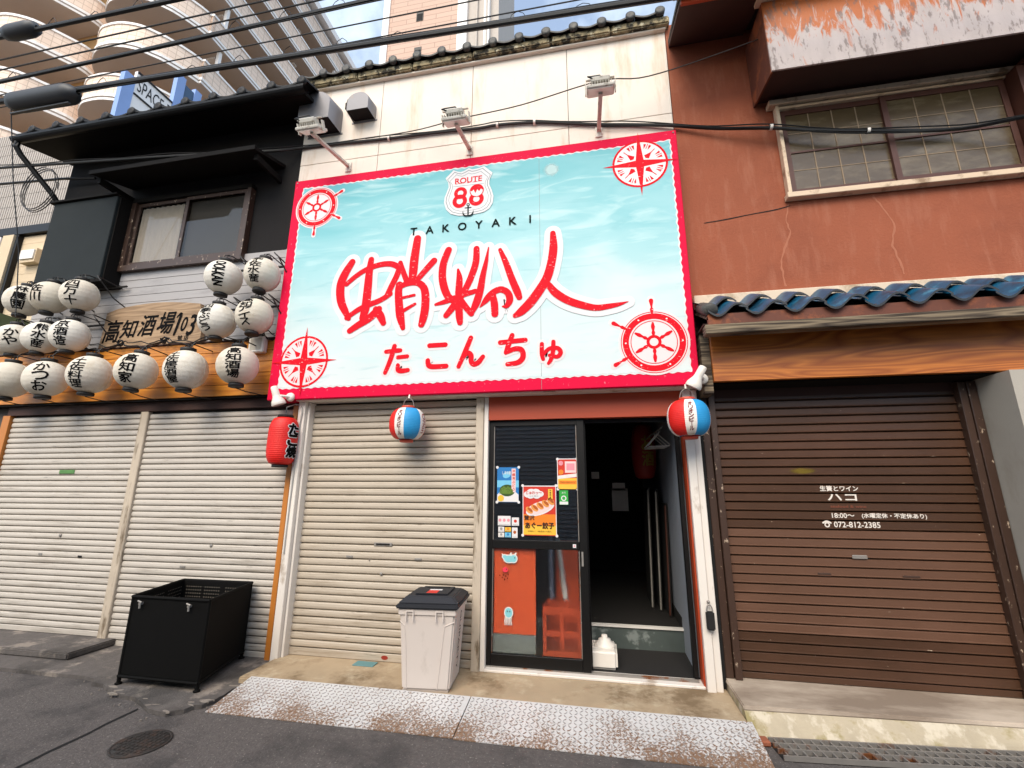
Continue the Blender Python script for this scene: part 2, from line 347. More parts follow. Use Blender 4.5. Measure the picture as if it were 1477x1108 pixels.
wood('board_pale', '#80674d', '#a98c6c', .75, 2.0, (.4, 1, 3), rings=18)
wood('plank_old', '#2b2017', '#8a7a62', .85, 3, (.3, 1, 6))
mat('stucco', '#8e4b2f', .85, .10, 2.4, bump=.45, bscale=45, dirt=dict(col='#733720', scale=1.1, stretch=(.7, 1, 1), lo=.5, hi=.85, amt=.7), dirt2=dict(col='#a0654c', scale=4, stretch=(2.5, 1, .5), lo=.52, hi=.85, amt=.6))
mat('stucco_patch', '#a06248', .9, .1, 12)
mat('tob_brown', '#9a5c3c', .7, .08, 2)
mat('ply_weathered', '#b4a7a2', .55, .15, 5, stretch=(2, 1, .5), bump=.3, bscale=30, dirt=dict(col='#b5622c', scale=5, stretch=(2.2, 1, .55), lo=.50, hi=.66, axis=('Z', 4.95, 5.55, -.16, .22), dist=1.5), dirt2=dict(col='#6a5b55', scale=14, stretch=(1.6, 1, .5), lo=.57, hi=.68, amt=.7))
mat('hood_side', '#5d2f1c', .7, .2, 4, dirt='#8a4a26', dirt_scale=5)
mat('brown_dark', '#3a2018', .75, .15, 4)
mat('frame_pale', '#cdb497', .6, .12, 8, stretch=(.4, 1, 4), dirt='#8b7055', dirt_scale=6, dirt_lo=.55, dirt_hi=.75)
mat('frame_brown', '#4a2619', .55, .15, 6)
mat('frosted', '#54452f', .25, .35, 2.6, stretch=(.7, 1, 2.2), bump=.25, bscale=9, dirt=dict(col='#8a7c62', scale=2.2, stretch=(.9, 1, 2.6), lo=.5, hi=.85, amt=.7), spec=.6)
mat('muntin', '#8a745a', .7, .1, 8)
mat('blue_tile', '#114a66', .32, .22, 9, bump=.08, bscale=40, dirt=dict(col='#3f87a3', scale=8, stretch=(1, 1, 1), lo=.58, hi=.75, amt=.6), dirt2=dict(col='#0c1d2a', scale=5, stretch=(1, 1, 1), lo=.5, hi=.7, amt=.7))
mat('tile_edge', '#262a2e', .6, .2, 20)
mat('cement', '#c9b7a0', .85, .12, 6, bump=.2, dirt='#a08a70', dirt_scale=4, dirt_lo=.55, dirt_hi=.75)
mat('pillar_grey', '#a39d92', .75, .08, 2.5, dirt=dict(col='#7f7665', scale=2, stretch=(1, 1, .5), lo=.5, hi=.8, amt=.7), bump=.1)
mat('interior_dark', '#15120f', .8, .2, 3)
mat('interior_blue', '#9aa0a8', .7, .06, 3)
mat('marble_tile', '#4d5552', .35, .25, 3, dirt=dict(col='#8b928e', scale=3, stretch=(1, 1, 1), lo=.54, hi=.62, amt=.7))
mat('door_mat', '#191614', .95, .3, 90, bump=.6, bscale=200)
mat('white_edge', '#d8d4cc', .5, .04, 3)
glass('pane_clear', (.55, .58, .60), refl=.13, rough=.015)
glass('pane_window', (.85, .85, .84), refl=.0, rough=.02)
glass('pane_dark', (.30, .28, .25), refl=.08, rough=.03, wavy=.15)
mat('screen', '#3a332b', .6, .1, 40)
mat('curtain', '#c2b5a6', .8, .05, 3, stretch=(6, 1, .5))
m = bpy.data.materials.new('pane_frosted'); m.use_nodes = True; N = m.node_tree.nodes; L = m.node_tree.links; N.remove(N['Principled BSDF'])
tr = N.new('ShaderNodeBsdfTransparent'); tr.inputs[0].default_value = (.9, .9, .88, 1)
rf = N.new('ShaderNodeBsdfRefraction'); rf.inputs['Roughness'].default_value = .36; rf.inputs['IOR'].default_value = 1.12
gg = N.new('ShaderNodeBsdfGlossy'); gg.inputs['Roughness'].default_value = .25
m1 = N.new('ShaderNodeMixShader'); m1.inputs[0].default_value = .82; m2 = N.new('ShaderNodeMixShader'); m2.inputs[0].default_value = .06
L.new(tr.outputs[0], m1.inputs[1]); L.new(rf.outputs[0], m1.inputs[2]); L.new(m1.outputs[0], m2.inputs[1]); L.new(gg.outputs[0], m2.inputs[2])
L.new(m2.outputs[0], N['Material Output'].inputs['Surface']); MATS['pane_frosted'] = m
def brick_mat(name, c1, c2, mortar, w, h, gap=.012, axis='xz', rough=.7):
    m = bpy.data.materials.new(name); m.use_nodes = True; t = m.node_tree; N = t.nodes; L = t.links; b = N['Principled BSDF']; b.inputs['Roughness'].default_value = rough
    g = N.new('ShaderNodeNewGeometry'); sp = N.new('ShaderNodeSeparateXYZ'); cb = N.new('ShaderNodeCombineXYZ'); L.new(g.outputs['Position'], sp.inputs[0])
    if axis == 'xz': L.new(sp.outputs['X'], cb.inputs['X'])
    else:
        ad = N.new('ShaderNodeMath'); L.new(sp.outputs['X'], ad.inputs[0]); L.new(sp.outputs['Y'], ad.inputs[1]); L.new(ad.outputs[0], cb.inputs['X'])
    L.new(sp.outputs['Z'], cb.inputs['Y'])
    br = N.new('ShaderNodeTexBrick'); br.inputs['Color1'].default_value = lin(c1)+[1]; br.inputs['Color2'].default_value = lin(c2)+[1]; br.inputs['Mortar'].default_value = lin(mortar)+[1]
    br.inputs['Scale'].default_value = 1; br.inputs['Brick Width'].default_value = w; br.inputs['Row Height'].default_value = h; br.inputs['Mortar Size'].default_value = gap; br.offset = 0.5 if axis == 'xz' else 0
    L.new(cb.outputs[0], br.inputs['Vector']); L.new(br.outputs['Color'], b.inputs['Base Color']); MATS[name] = m; return m
brick_mat('apt_tile', '#e6d0bd', '#e0c8b4', '#c4ad99', .45, .30, .02, 'xyz')
brick_mat('tower_tile', '#b79a88', '#b29482', '#96796a', 4.2, .80, .05, 'xz')
mat('apt_white', '#e6e2de', .6, .04, 1)
mat('apt_soffit', '#bfb0a3', .8, .06, .6)
mat('apt_wall', '#b8905f', .8, .12, .8)
mat('pale_ribs', '#aaa198', .7, .08, 2)
mat('cream_siding', '#cdb899', .7, .06, 2)
mat('blue_frame', '#7f9acb', .4, .1, 1)
mat('window_blue', '#3d5570', .1, .2, 1)
mat('opp_siding', '#98a0a8', .6, .1, 2)
mat('cable', '#0e0d0d', .5, .1, 9)
mat('wire_brown', '#3a302a', .6)

# ------------------------------------------------------------------ ground
g = MB(); g.poly([(-300, -300, 0), (300, -300, 0), (300, 300, 0), (-300, 300, 0)]); build(g, 'road', 'asphalt', kind='structure')
def jag(a, b, n, amp, seed):
    r = random.Random(seed); out = []
    for i in range(n+1):
        t = i/n; out.append((a[0]+(b[0]-a[0])*t+r.uniform(-amp, amp), a[1]+(b[1]-a[1])*t+r.uniform(-amp, amp)))
    return out
# older paving under the neighbour's shutters, broken along its edge
edge = jag((-9, -.60), (-4.0, -.62), 14, .012, 1)+jag((-3.9, -.66), (-2.90, -.98), 11, .016, 2)+jag((-2.84, -.99), (-2.70, -.84), 4, .015, 3)+jag((-2.675, -.76), (-2.71, -.02), 9, .018, 4)
pv = MB(); pv.prism([(x, y, .001) for x, y in edge]+[(-2.72, .12, .001), (-9, .12, .001)], (0, 0, .027)); build(pv, 'pavement', 'old_asphalt', kind='structure')
cr_ = MB(); r_ = random.Random(5)
for i in range(16):      # flat scabs of old mortar along the broken edge
    e = edge[r_.randrange(18, len(edge)-3)]; x, y = e[0]+r_.uniform(-.06, .03), e[1]+r_.uniform(-.01, .07); s = r_.uniform(.012, .03); n = r_.randint(7, 11); a0 = r_.uniform(-.3, .3)
    P_ = [(s*2.2*math.cos(2*math.pi*k/n)*r_.uniform(.5, 1), s*.6*math.sin(2*math.pi*k/n)*r_.uniform(.5, 1)) for k in range(n)]
    cr_.prism([(x+u*math.cos(a0)-v*math.sin(a0), y+u*math.sin(a0)+v*math.cos(a0), .02) for u, v in P_], (0, 0, .0085+.0001*i))
for i in range(40):
    e = edge[r_.randrange(10, len(edge)-1)]; x, y = e[0]+r_.uniform(-.08, .08), e[1]+r_.uniform(-.12, .04); s = r_.uniform(.002, .006); cr_.prism([(x+s*math.cos(2*math.pi*k/5), y+s*math.sin(2*math.pi*k/5), .0) for k in range(5)], (0, 0, .004+s))
build(cr_, 'crumbled_mortar', 'crumbled_mortar', label='pale crumbs of broken mortar along the pavement edge', cat='rubble', kind='stuff')
# patched strip of newer asphalt with its seam
sm = MB(); L0 = jag((-3.13, -.93), (-3.10, -2.6), 16, .006, 9); L1 = [(x+.02, y-.012) for x, y in L0][::-1]
sm.poly([(x, y, .004) for x, y in L0+L1]); build(sm, 'road_seam', 'black_gap', kind='structure')
ap = MB(); ap.box(-2.74, .84, -.50, .12, .001, .068); ap.bevel(.008, 2); build(ap, 'pavement_apron', 'apron', kind='structure')
# dark slab in front of the far left shutter
sl = MB(); sl.box(-6.6, -4.50, -.40, .02, .029, .085); sl.bevel(.01, 2)
build(sl, 'step_slab', 'old_asphalt', origin=(-5.5, -.2, .028), label='low dark slab before the left half of the white shutters', cat='step')
# concrete step of the brown building
st = thing('concrete_step', (2.2, -.2, 0), 'pale concrete doorstep below the brown roller shutter', 'step')
q = MB(); q.hexa([(.84, -.53, .001), (4.4, -.29, .001), (4.4, .12, .001), (.84, .12, .001), (.84, -.415, .108), (4.4, -.232, .108), (4.4, .12, .108), (.84, .12, .108)]); build(q, 'base', 'step_face', st)
q = MB(); q.hexa([(.835, -.42, .1085), (4.4, -.236, .1085), (4.4, .12, .1085), (.835, .12, .1085), (.838, -.41, .132), (4.4, -.226, .132), (4.4, .12, .132), (.838, .12, .132)]); q.bevel(.006, 2); build(q, 'tread', 'step_top', st)

# drain with steel grating
gr = thing('drain_grating', (1.8, -.52, 0), 'steel drain grating at the foot of the pale concrete step', 'grating')
bx('pit', 'black_pit', gr, .93, 4.2, -.60, -.42, .002, .004)
for y in (-.605, -.535, -.475, -.415): bx('bearing_bar', 'steel', gr, .93, 4.2, y-.005, y+.005, .005, .030)
bar = MB().box(-.004, .004, -.09, .09, 0, .020); me = mesh_from(bar, 'cross_bar', 'steel', (0, 0, 0))
for i in range(62): place(me, 'cross_bar', gr, (.96+i*.052, -.51, .006))
bx('brick', 'brick_red', gr, .84, .925, -.47, -.40, .002, .03, bev=.006)
gr.rotation_euler.z = R(5); gr.location = (1.8, -.575, 0)

# checker plate ramps
def ramp(x0, x1, label, seed):
    t = thing('ramp_plate', ((x0+x1)/2, -.7, 0), label, 'ramp plate', 'checker plate ramps')
    p = MB(); p.hexa([(x0, -.885, .002), (x1, -.875, .002), (x1, -.485, .069), (x0, -.485, .069), (x0, -.885, .008), (x1, -.875, .008), (x1, -.485, .0755), (x0, -.485, .0755)])
    build(p, 'plate', 'plate_rust', t)
    b = MB(); n = int((x1-x0)/.033); r = random.Random(seed)
    for i in range(n):
        for j in range(13):
            cx = x0+.02+i*.033; cy = -.868+j*.030; zz = .008+(cy+.885)*.168
            a = R(45) if (i+j) % 2 else R(-45); ca, sa = math.cos(a)*.0165, math.sin(a)*.0165; nx, ny = -math.sin(a)*.0052, math.cos(a)*.0052
            def P(u, v, h): return (cx+u*ca+v*nx, cy+u*sa+v*ny, zz+h+(u*sa+v*ny)*.168)
            v = [b.bm.verts.new(P(*q_)) for q_ in ((-1, 0, 0), (0, -1, 0), (1, 0, 0), (0, 1, 0), (-.6, 0, .0042), (.6, 0, .0042))]
            for f in ((0, 1, 5, 4), (1, 2, 5), (2, 3, 4, 5), (3, 0, 4)): b.face([v[k] for k in f])
    build(b, 'tread_pattern', 'plate_tread', t, kind='stuff')
m = mat('plate_rust', '#c6c4c2', .38, .08, 5, dirt=dict(col='#74502e', scale=75, stretch=(1, 1, 1), lo=.60, hi=.72, amt=.9), spec=.6)
# rust is worn in along the low edge of the plates: weight the rust stains by the distance from the front edge
nt_ = m.node_tree; rng = [n for n in nt_.nodes if n.type == 'MAP_RANGE'][0]; sep = nt_.nodes.new('ShaderNodeSeparateXYZ'); geo = [n for n in nt_.nodes if n.type == 'NEW_GEOMETRY'][0]
nt_.links.new(geo.outputs['Position'], sep.inputs[0]); mr = nt_.nodes.new('ShaderNodeMapRange'); mr.inputs['From Min'].default_value = -.90; mr.inputs['From Max'].default_value = -.52
mr.inputs['To Min'].default_value = .13; mr.inputs['To Max'].default_value = -.02; nt_.links.new(sep.outputs['Y'], mr.inputs['Value'])
big = nt_.nodes.new('ShaderNodeTexNoise'); big.inputs['Scale'].default_value = 3; nt_.links.new(geo.outputs['Position'], big.inputs['Vector'])
bm_ = nt_.nodes.new('ShaderNodeMath'); bm_.operation = 'MULTIPLY_ADD'; bm_.inputs[1].default_value = .5; bm_.inputs[2].default_value = -.25; nt_.links.new(big.outputs['Fac'], bm_.inputs[0])
ad1 = nt_.nodes.new('ShaderNodeMath'); nt_.links.new(mr.outputs[0], ad1.inputs[0]); nt_.links.new(bm_.outputs[0], ad1.inputs[1])
src = rng.inputs['Value'].links[0].from_socket; ad2 = nt_.nodes.new('ShaderNodeMath'); nt_.links.new(src, ad2.inputs[0]); nt_.links.new(ad1.outputs[0], ad2.inputs[1]); nt_.links.new(ad2.outputs[0], rng.inputs['Value'])
ramp(-2.64, -.925, 'white checker plate ramp nearest the black crate, lightly rusted', 1)
ramp(-.918, .86, 'rustier white checker plate ramp below the open doorway', 2)

# small round iron cover in the road
mh = thing('manhole_cover', (-2.69, -1.28, 0), 'small round rusty iron cover in the dark road', 'manhole cover')
q = MB(); q.lathe([(.15, .001), (.152, .006), (.142, .007), (.138, .005)], (-2.69, -1.28, 0), 36); build(q, 'rim', 'iron', mh)
q = MB(); q.lathe([(.0, .0055), (.136, .0055), (.137, .001)], (-2.69, -1.28, 0), 36)
for i in range(-4, 5):
    for j in range(-4, 5):
        if math.hypot(i, j) < 4.3: q.box(-2.69+i*.029-.010, -2.69+i*.029+.010, -1.28+j*.029-.010, -1.28+j*.029+.010, .004, .0085)
build(q, 'lid', 'iron', mh)

# ------------------------------------------------------------------ roller shutters
def shutter(root, x0, x1, z0, z1, pitch, yf, m, name='shutter', flat=False, bottom=.05, paler=None):
    """a curtain of separate slats with a bottom bar; returns the part that carries them"""
    cur = bx(name, 'groove', root, x0, x1, yf+.022, yf+.03, z0, z1)
    p = pitch
    if flat: prof = [(yf+.016, 0), (yf+.014, .004), (yf-.006, .006), (yf-.007, .010), (yf, .0145), (yf+.001, p-.009), (yf+.004, p-.006), (yf+.014, p-.002)]
    else: prof = [(yf+.018, 0), (yf+.014, .003), (yf+.003, .006), (yf, .013), (yf-.0015, p*.45), (yf+.001, p-.014), (yf+.006, p-.008), (yf+.016, p-.003)]
    me = mesh_from(MB().strip(prof, x0, x1), 'slat', m, (0, 0, 0))
    z = z0+bottom; n = 0
    me2 = mesh_from(MB().strip(prof, x0, x1), 'slat', paler[0], (0, 0, 0)) if paler else None
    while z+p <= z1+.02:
        o = place(me2 if paler and paler[1] <= n < paler[2] else me, 'slat', cur, (0, rnd.uniform(-.0015, .0015), z+rnd.uniform(-.0008, .0008))); xm_ = (x0+x1)/2; ty = rnd.gauss(0, .0009); o.rotation_euler = (0, ty, 0); o.location.z += xm_*ty; z += p; n += 1
    q = MB().box(x0, x1, yf-.002, yf+.018, z0, z0+bottom-.003); q.bevel(.004); build(q, 'bottom_bar', m, cur)
    return cur
def handle(cur, x, z, w, h, y, m='black_gap'):
    q = MB().box(x-w/2, x+w/2, y-.004, y+.004, z-h/2, z+h/2); q.bevel(.0035); build(q, 'handle', m, cur)
def lock(cur, x, z, y, r=.013):
    q = MB().lathe([(0, .008), (r*.6, .008), (r, .004), (r, -.004)], (x, y, z), 14, axis=(0, -1, 0)); build(q, 'lock', 'steel', cur)

# ------------------------------------------------------------------ the white takoyaki shop
shop = thing('white_shop', (-1.0, 0, 0), 'narrow white two storey shop front with big teal sign and half open door', 'building')
# upper wall: backing and cladding panels
bx('wall', 'wall_back', shop, -3.20, .84, .03, .10, 2.22, 6.10)
xs = [-3.205, -2.25, -1.19, -.165, .838]
for a, b in zip(xs, xs[1:]):
    for z0, z1 in ((2.28, 5.025), (5.031, 6.035)):
        bx('panel', 'white_panel', shop, a+.0025, b-.0025, 0, .028, z0, z1, bev=.002)
bx('side_wall', 'white_panel', shop, -3.20, -3.10, .1, 4, 0, 6.1); bx('side_wall', 'white_panel', shop, .74, .835, .14, 4, 0, 6.1)
bx('rear_wall', 'white_panel', shop, -3.2, .84, 4, 4.1, 0, 6.2)
# roof: sloping slab, mossy eave blocks and tiles
rf_ = MB(); rf_.hexa([(-3.22, -.04, 6.12), (.86, -.04, 6.12), (.86, 4.2, 7.35), (-3.22, 4.2, 7.35), (-3.22, -.04, 6.15), (.86, -.04, 6.15), (.86, 4.2, 7.4), (-3.22, 4.2, 7.4)])
roof = build(rf_, 'roof', 'tile_grey', shop)
ex = [-3.24, -2.55, -1.88, -1.18, -.32, .30, .88]
for i, (a, b) in enumerate(zip(ex, ex[1:])):
    q = MB().box(a+.006, b-.006, -.085+rnd.uniform(-.006, .006), .0, 6.040+rnd.uniform(-.006, .006), 6.125); q.bevel(.012, 2); build(q, 'eave_block', 'eave_concrete', roof)
bx('drip_board', 'white_panel', roof, -3.22, .84, -.045, -.002, 6.015, 6.032)
def kawara(pitch, L_, slope, hump=.055, thick=.018):
    """one roof tile: a shallow trough with a round hump on one side, closed at the eave by a round cap"""
    q = MB(); prof = []
    for k in range(9):
        t = k/8; x = t*(pitch-2*hump+.02); prof.append((x, -.030*math.sin(math.pi*t)+.0))
    for k in range(9):
        a = math.pi-math.pi*k/8; prof.append((pitch-hump+hump*math.cos(a), hump*math.sin(a)*1.05+.0))
    top = [(x, 0, z) for x, z in prof]; d = Vector((0, L_, L_*slope))
    A = [q.bm.verts.new(p) for p in top]; B = [q.bm.verts.new(Vector(p)+d) for p in top]
    for i in range(len(A)-1): q.face((A[i], A[i+1], B[i+1], B[i]))
    C = [q.bm.verts.new((p[0], .002, p[2]-thick)) for p in top]
    for i in range(len(A)-1): q.face((C[i], C[i+1], A[i+1], A[i]))
    cx = pitch-hump; q.lathe([(0, .006), (hump*.5, .010), (hump*1.02, .004), (hump*1.02, -.03)], (cx, 0, .006), 14, axis=(0, -1, 0))
    return q
me = mesh_from(kawara(.288, .34, .30, .048), 'tile', 'tile_grey', (0, 0, 0))
for i in range(14):
    for j in range(2): place(me, 'tile', roof, (-3.20+i*.288, -.13+j*.30, 6.150+j*.10+rnd.uniform(-.004, .004)))
# ground floor frame
bx('post', 'white_metal', shop, -2.785, -2.715, -.11, .05, .02, 2.27, bev=.004)
bx('post_strip', 'white_metal', shop, -2.712, -2.69, -.07, .03, .05, 2.26, bev=.003)
bx('gap_board', 'black_gap', shop, -2.83, -2.786, .0, .05, .03, 2.3)
cur = shutter(shop, -2.72, -1.055, .070, 2.262, .0605, 0, 'slat_beige', bottom=.062)
handle(cur, -1.88, .985, .17, .030, -.003, 'steel'); handle(cur, -1.88, .986, .13, .014, -.008); handle(cur, -2.19, .875, .065, .020, -.002, 'steel'); handle(cur, -1.55, .872, .065, .020, -.002, 'steel'); lock(cur, -1.88, .745, -.003); lock(cur, -2.0, .855, -.003, .006)
q = MB(); q.poly([(-1.80+.030*math.cos(2*math.pi*k/24), -.0035, .101+.016*math.sin(2*math.pi*k/24)) for k in range(24)])
build(q, 'maker_badge', mat('badge_red', '#8f2c1c', .6), cur)
bx('post', 'post_worn', shop, -1.054, -.985, -.045, .05, .045, 2.262, bev=.004); bx('post_strip', 'white_metal', shop, -.983, -.945, -.03, .05, .045, 2.262, bev=.003)
bx('lintel', 'orange_beam', shop, -.944, .70, -.02, .06, 2.055, 2.262)
bx('soffit', 'white_metal', shop, -2.78, .82, -.16, .03, 2.263, 2.272)
bx('jamb', 'orange_beam', shop, .681, .694, -.03, .10, .05, 2.05, bev=.002)
bx('jamb', 'white_metal', shop, .695, .755, -.075, .10, .035, 2.255, bev=.004); bx('jamb', 'white_metal', shop, .7575, .805, -.06, .10, .035, 2.255, bev=.004)
bx('gap_board', 'black_gap', shop, .806, .84, .0, .10, .03, 2.9)
bx('threshold', 'white_metal', shop, -.945, .69, -.045, .10, .0685, .088, bev=.004)
for y in (.02, .055): bx('rail', 'steel', shop, -.94, .66, y-.004, y+.004, .0885, .098)
# sliding door, pushed to the left
dr = bx('sliding_door', 'black_alu', shop, -.945, -.905, .015, .05, .10, 2.05)
bx('stile', 'black_alu', dr, -.178, -.115, .012, .052, .10, 2.05, bev=.003); bx('top_rail', 'black_alu', dr, -.904, -.179, .015, .05, 2.005, 2.05); bx('mid_rail', 'black_alu', dr, -.904, -.179, .013, .05, .98, 1.045, bev=.003); bx('bottom_rail', 'black_alu', dr, -.904, -.179, .013, .05, .10, .185, bev=.003)
for x in (-.903, -.186): bx('bead', 'steel', dr, x, x+.006, .026, .034, .186, .979); bx('bead', 'steel', dr, x, x+.006, .026, .034, 1.046, 2.004)
bx('pane', 'pane_clear', dr, -.896, -.188, .034, .037, 1.046, 2.004); bx('pane', 'pane_frosted', dr, -.896, -.188, .034, .0345, .186, .979)
bx('pull', 'steel', dr, -.165, -.150, .008, .0115, .86, .97)
bx('door_frame', 'black_alu', shop, -.944, .667, .058, .098, 2.02, 2.054); bx('door_frame', 'black_alu', shop, .635, .667, .058, .12, .10, 2.02)
bx('door_leaf', 'black_alu', shop, -.150, -.105, .062, .097, .10, 2.018)
# interior
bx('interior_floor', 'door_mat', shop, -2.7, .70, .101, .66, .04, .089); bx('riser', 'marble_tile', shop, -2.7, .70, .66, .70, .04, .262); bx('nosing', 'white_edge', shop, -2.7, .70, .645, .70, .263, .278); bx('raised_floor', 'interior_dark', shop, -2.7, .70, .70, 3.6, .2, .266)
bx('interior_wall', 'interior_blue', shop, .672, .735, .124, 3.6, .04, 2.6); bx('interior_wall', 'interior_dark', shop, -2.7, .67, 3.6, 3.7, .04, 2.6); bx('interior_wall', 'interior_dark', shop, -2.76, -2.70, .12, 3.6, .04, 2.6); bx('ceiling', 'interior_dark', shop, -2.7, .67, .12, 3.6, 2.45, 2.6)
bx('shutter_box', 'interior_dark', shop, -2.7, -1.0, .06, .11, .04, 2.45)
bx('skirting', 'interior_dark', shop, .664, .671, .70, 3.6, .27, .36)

# ------------------------------------------------------------------ the black tavern building on the left
tav = thing('black_tavern', (-4.8, 0, 0), 'black two storey tavern with white lanterns and closed white shutters', 'building')
bx('wall', 'black_wall', tav, -6.62, -3.215, .03, .15, 3.99, 5.72); bx('lower_wall', 'wall_back', tav, -6.62, -2.90, .035, .15, 2.2, 3.99)
bx('side_wall', 'black_wall', tav, -6.62, -6.5, .15, 4, 0, 6); bx('rear_wall', 'black_wall', tav, -6.62, -3.2, 4, 4.1, 0, 6.4)
n = 11
for i in range(n):
    z0 = 2.93+i*.0965; bx('siding_board', 'siding_grey', tav, -6.60, -3.215, .006, .033, z0, z0+.0925, bev=.002)
bx('corner_trim', 'siding_grey', tav, -3.235, -3.21, -.004, .03, 2.93, 3.99)
for i in range(5):
    z0 = 2.355+i*.115; bx('fascia_board', 'fascia_orange', tav, -8.5, -2.90, -.09, -.06, z0, z0+.111, bev=.003)
bx('fascia_cap', 'brown_dark', tav, -8.5, -2.90, -.10, .005, 2.932, 2.945); bx('fascia_back', 'black_gap', tav, -8.5, -2.90, -.058, .03, 2.345, 2.93)
bx('fascia_soffit', 'black_wood', tav, -8.5, -2.83, -.085, .03, 2.335, 2.344)
bx('header', 'brown_dark', tav, -6.5, -2.87, -.03, .03, 2.24, 2.333)
for (a, b, z0) in ((-6.45, -4.70, .087), (-4.60, -2.865, .022)):
    cur = shutter(tav, a, b, z0, 2.24, .058, 0, 'slat_white')
    xm = (a+b)/2
    if a < -6:
        handle(cur, -5.52, 1.62, .20, .040, -.004, mat('green_paint', '#4e7d3f', .6)); lock(cur, -5.42, .985, -.003, .016); handle(cur, -5.62, .80, .05, .02, -.003, 'steel'); handle(cur, -5.12, .79, .05, .02, -.003)
    else: lock(cur, -3.62, .93, -.003, .014); handle(cur, -3.9, .735, .06, .02, -.003, 'steel')
bx('mullion', 'post_worn', tav, -4.698, -4.602, -.025, .03, .028, 2.24, bev=.006)
bx('post', 'orange_paint', tav, -2.885, -2.832, -.05, .05, .025, 2.24, bev=.003); bx('post', 'orange_paint', tav, -6.56, -6.455, -.03, .05, .03, 2.24, bev=.003)
bx('wall', 'wall_back', tav, -8.5, -6.57, .03, .15, 0, 3.0)
# window with bronze frame
wn = bx('window', 'black_wood', tav, -5.40, -3.76, -.045, .03, 4.80, 4.85)
bx('frame', 'brown_metal', wn, -5.40, -3.76, -.05, .03, 3.90, 3.97); bx('frame', 'brown_metal', wn, -3.81, -3.76, -.045, .03, 3.97, 4.80); bx('frame', 'brown_metal', wn, -5.40, -5.34, -.045, .03, 3.97, 4.80)
for (a, b, y, m_) in ((-5.34, -4.60, -.015, 'curtain'), (-4.64, -3.81, -.03, 'screen')):
    bx('sash', 'brown_metal', wn, a, a+.04, y, y+.02, 3.975, 4.795); bx('sash', 'brown_metal', wn, b-.04, b, y, y+.02, 3.975, 4.795); bx('sash', 'brown_metal', wn, a+.04, b-.04, y, y+.02, 4.755, 4.795); bx('sash', 'brown_metal', wn, a+.04, b-.04, y, y+.02, 3.975, 4.015)
    bx('pane', 'pane_window', wn, a+.04, b-.04, y+.008, y+.011, 4.015, 4.755)
    if m_ == 'curtain':
        q = MB(); n_ = 46; A = []
        for i in range(n_+1):
            x = a+.05+(b-a-.15)*i/n_; A.append((x, .012+.006*math.sin(i*1.1)))
        lo = [q.bm.verts.new((x, yy, 4.0)) for x, yy in A]; hi = [q.bm.verts.new((x-.0, yy, 4.74+.0*i)) for i, (x, yy) in enumerate(A)]
        for i in range(n_): q.face((lo[i], lo[i+1], hi[i+1], hi[i]))
        build(q, 'curtain', 'curtain', wn, shade=True)
    else: bx('screen', 'screen', wn, a+.04, b-.04, .012, .016, 4.0, 4.77)
bx('window_back', 'black_gap', wn, -5.40, -3.76, .026, .0295, 3.97, 4.80)
# storm shutter box and hood
tb = bx('shutter_box', 'black_box_wall', tav, -6.36, -5.42, -.20, .028, 3.74, 4.80, bev=.006); bx('lid', 'black_wood', tb, -6.40, -5.40, -.23, .028, 4.802, 4.825); bx('sill', 'black_wood', tb, -6.40, -5.36, -.21, .028, 3.70, 3.738); bx('batten', 'black_wood', tb, -5.418, -5.40, -.17, .028, 3.74, 4.80)
hd = MB(); hd.hexa([(-5.55, -.42, 4.93), (-3.42, -.42, 4.93), (-3.42, .03, 5.06), (-5.55, .03, 5.06), (-5.55, -.42, 4.965), (-3.42, -.42, 4.965), (-3.42, .03, 5.10), (-5.55, .03, 5.10)]); hood = build(hd, 'window_hood', 'black_wood', tav)
bx('hood_edge', 'black_wood', hood, -5.56, -3.41, -.44, -.42, 4.92, 4.97); bx('hood_bracket', 'black_wood', hood, -3.48, -3.44, -.36, .03, 4.86, 4.93); bx('hood_bracket', 'black_wood', hood, -5.53, -5.49, -.36, .03, 4.86, 4.93)
# eaves, gutter, tiles
q = MB(); q.hexa([(-6.83, -.40, 5.565), (-2.93, -.40, 5.565), (-3.22, .1, 5.68), (-6.83, .1, 5.68), (-6.83, -.40, 5.61), (-2.93, -.40, 5.61), (-3.22, 4.2, 6.85), (-6.83, 4.2, 6.85)]); roof2 = build(q, 'roof', 'black_wood', tav)
q = MB(); prof = [(-.43+.055*math.cos(a), 5.61+.055*math.sin(a)) for a in [math.pi*(1+k/8) for k in range(9)]]; q.strip(prof, -6.88, -2.90); q.strip([(y*1.0, z+.003) for y, z in [( -.43+.05*math.cos(a), 5.61+.05*math.sin(a)) for a in [math.pi*(1+k/8) for k in range(9)]]], -6.88, -2.90); build(q, 'gutter', 'black_alu', roof2)
q = MB().tube([(-6.82, -.43, 5.58), (-6.82, -.43, 5.50), (-6.80, -.38, 5.42), (-6.62, -.1, 5.05), (-6.60, -.02, 4.95)], .032, 8); build(q, 'downpipe', 'black_alu', roof2)
me = mesh_from(kawara(.35, .36, .30, .05), 'tile', 'tile_dark', (0, 0, 0))
for i in range(11):
    for j in range(2): place(me, 'tile', roof2, (-6.88+i*.364, -.47+j*.30, 5.672+j*.10))

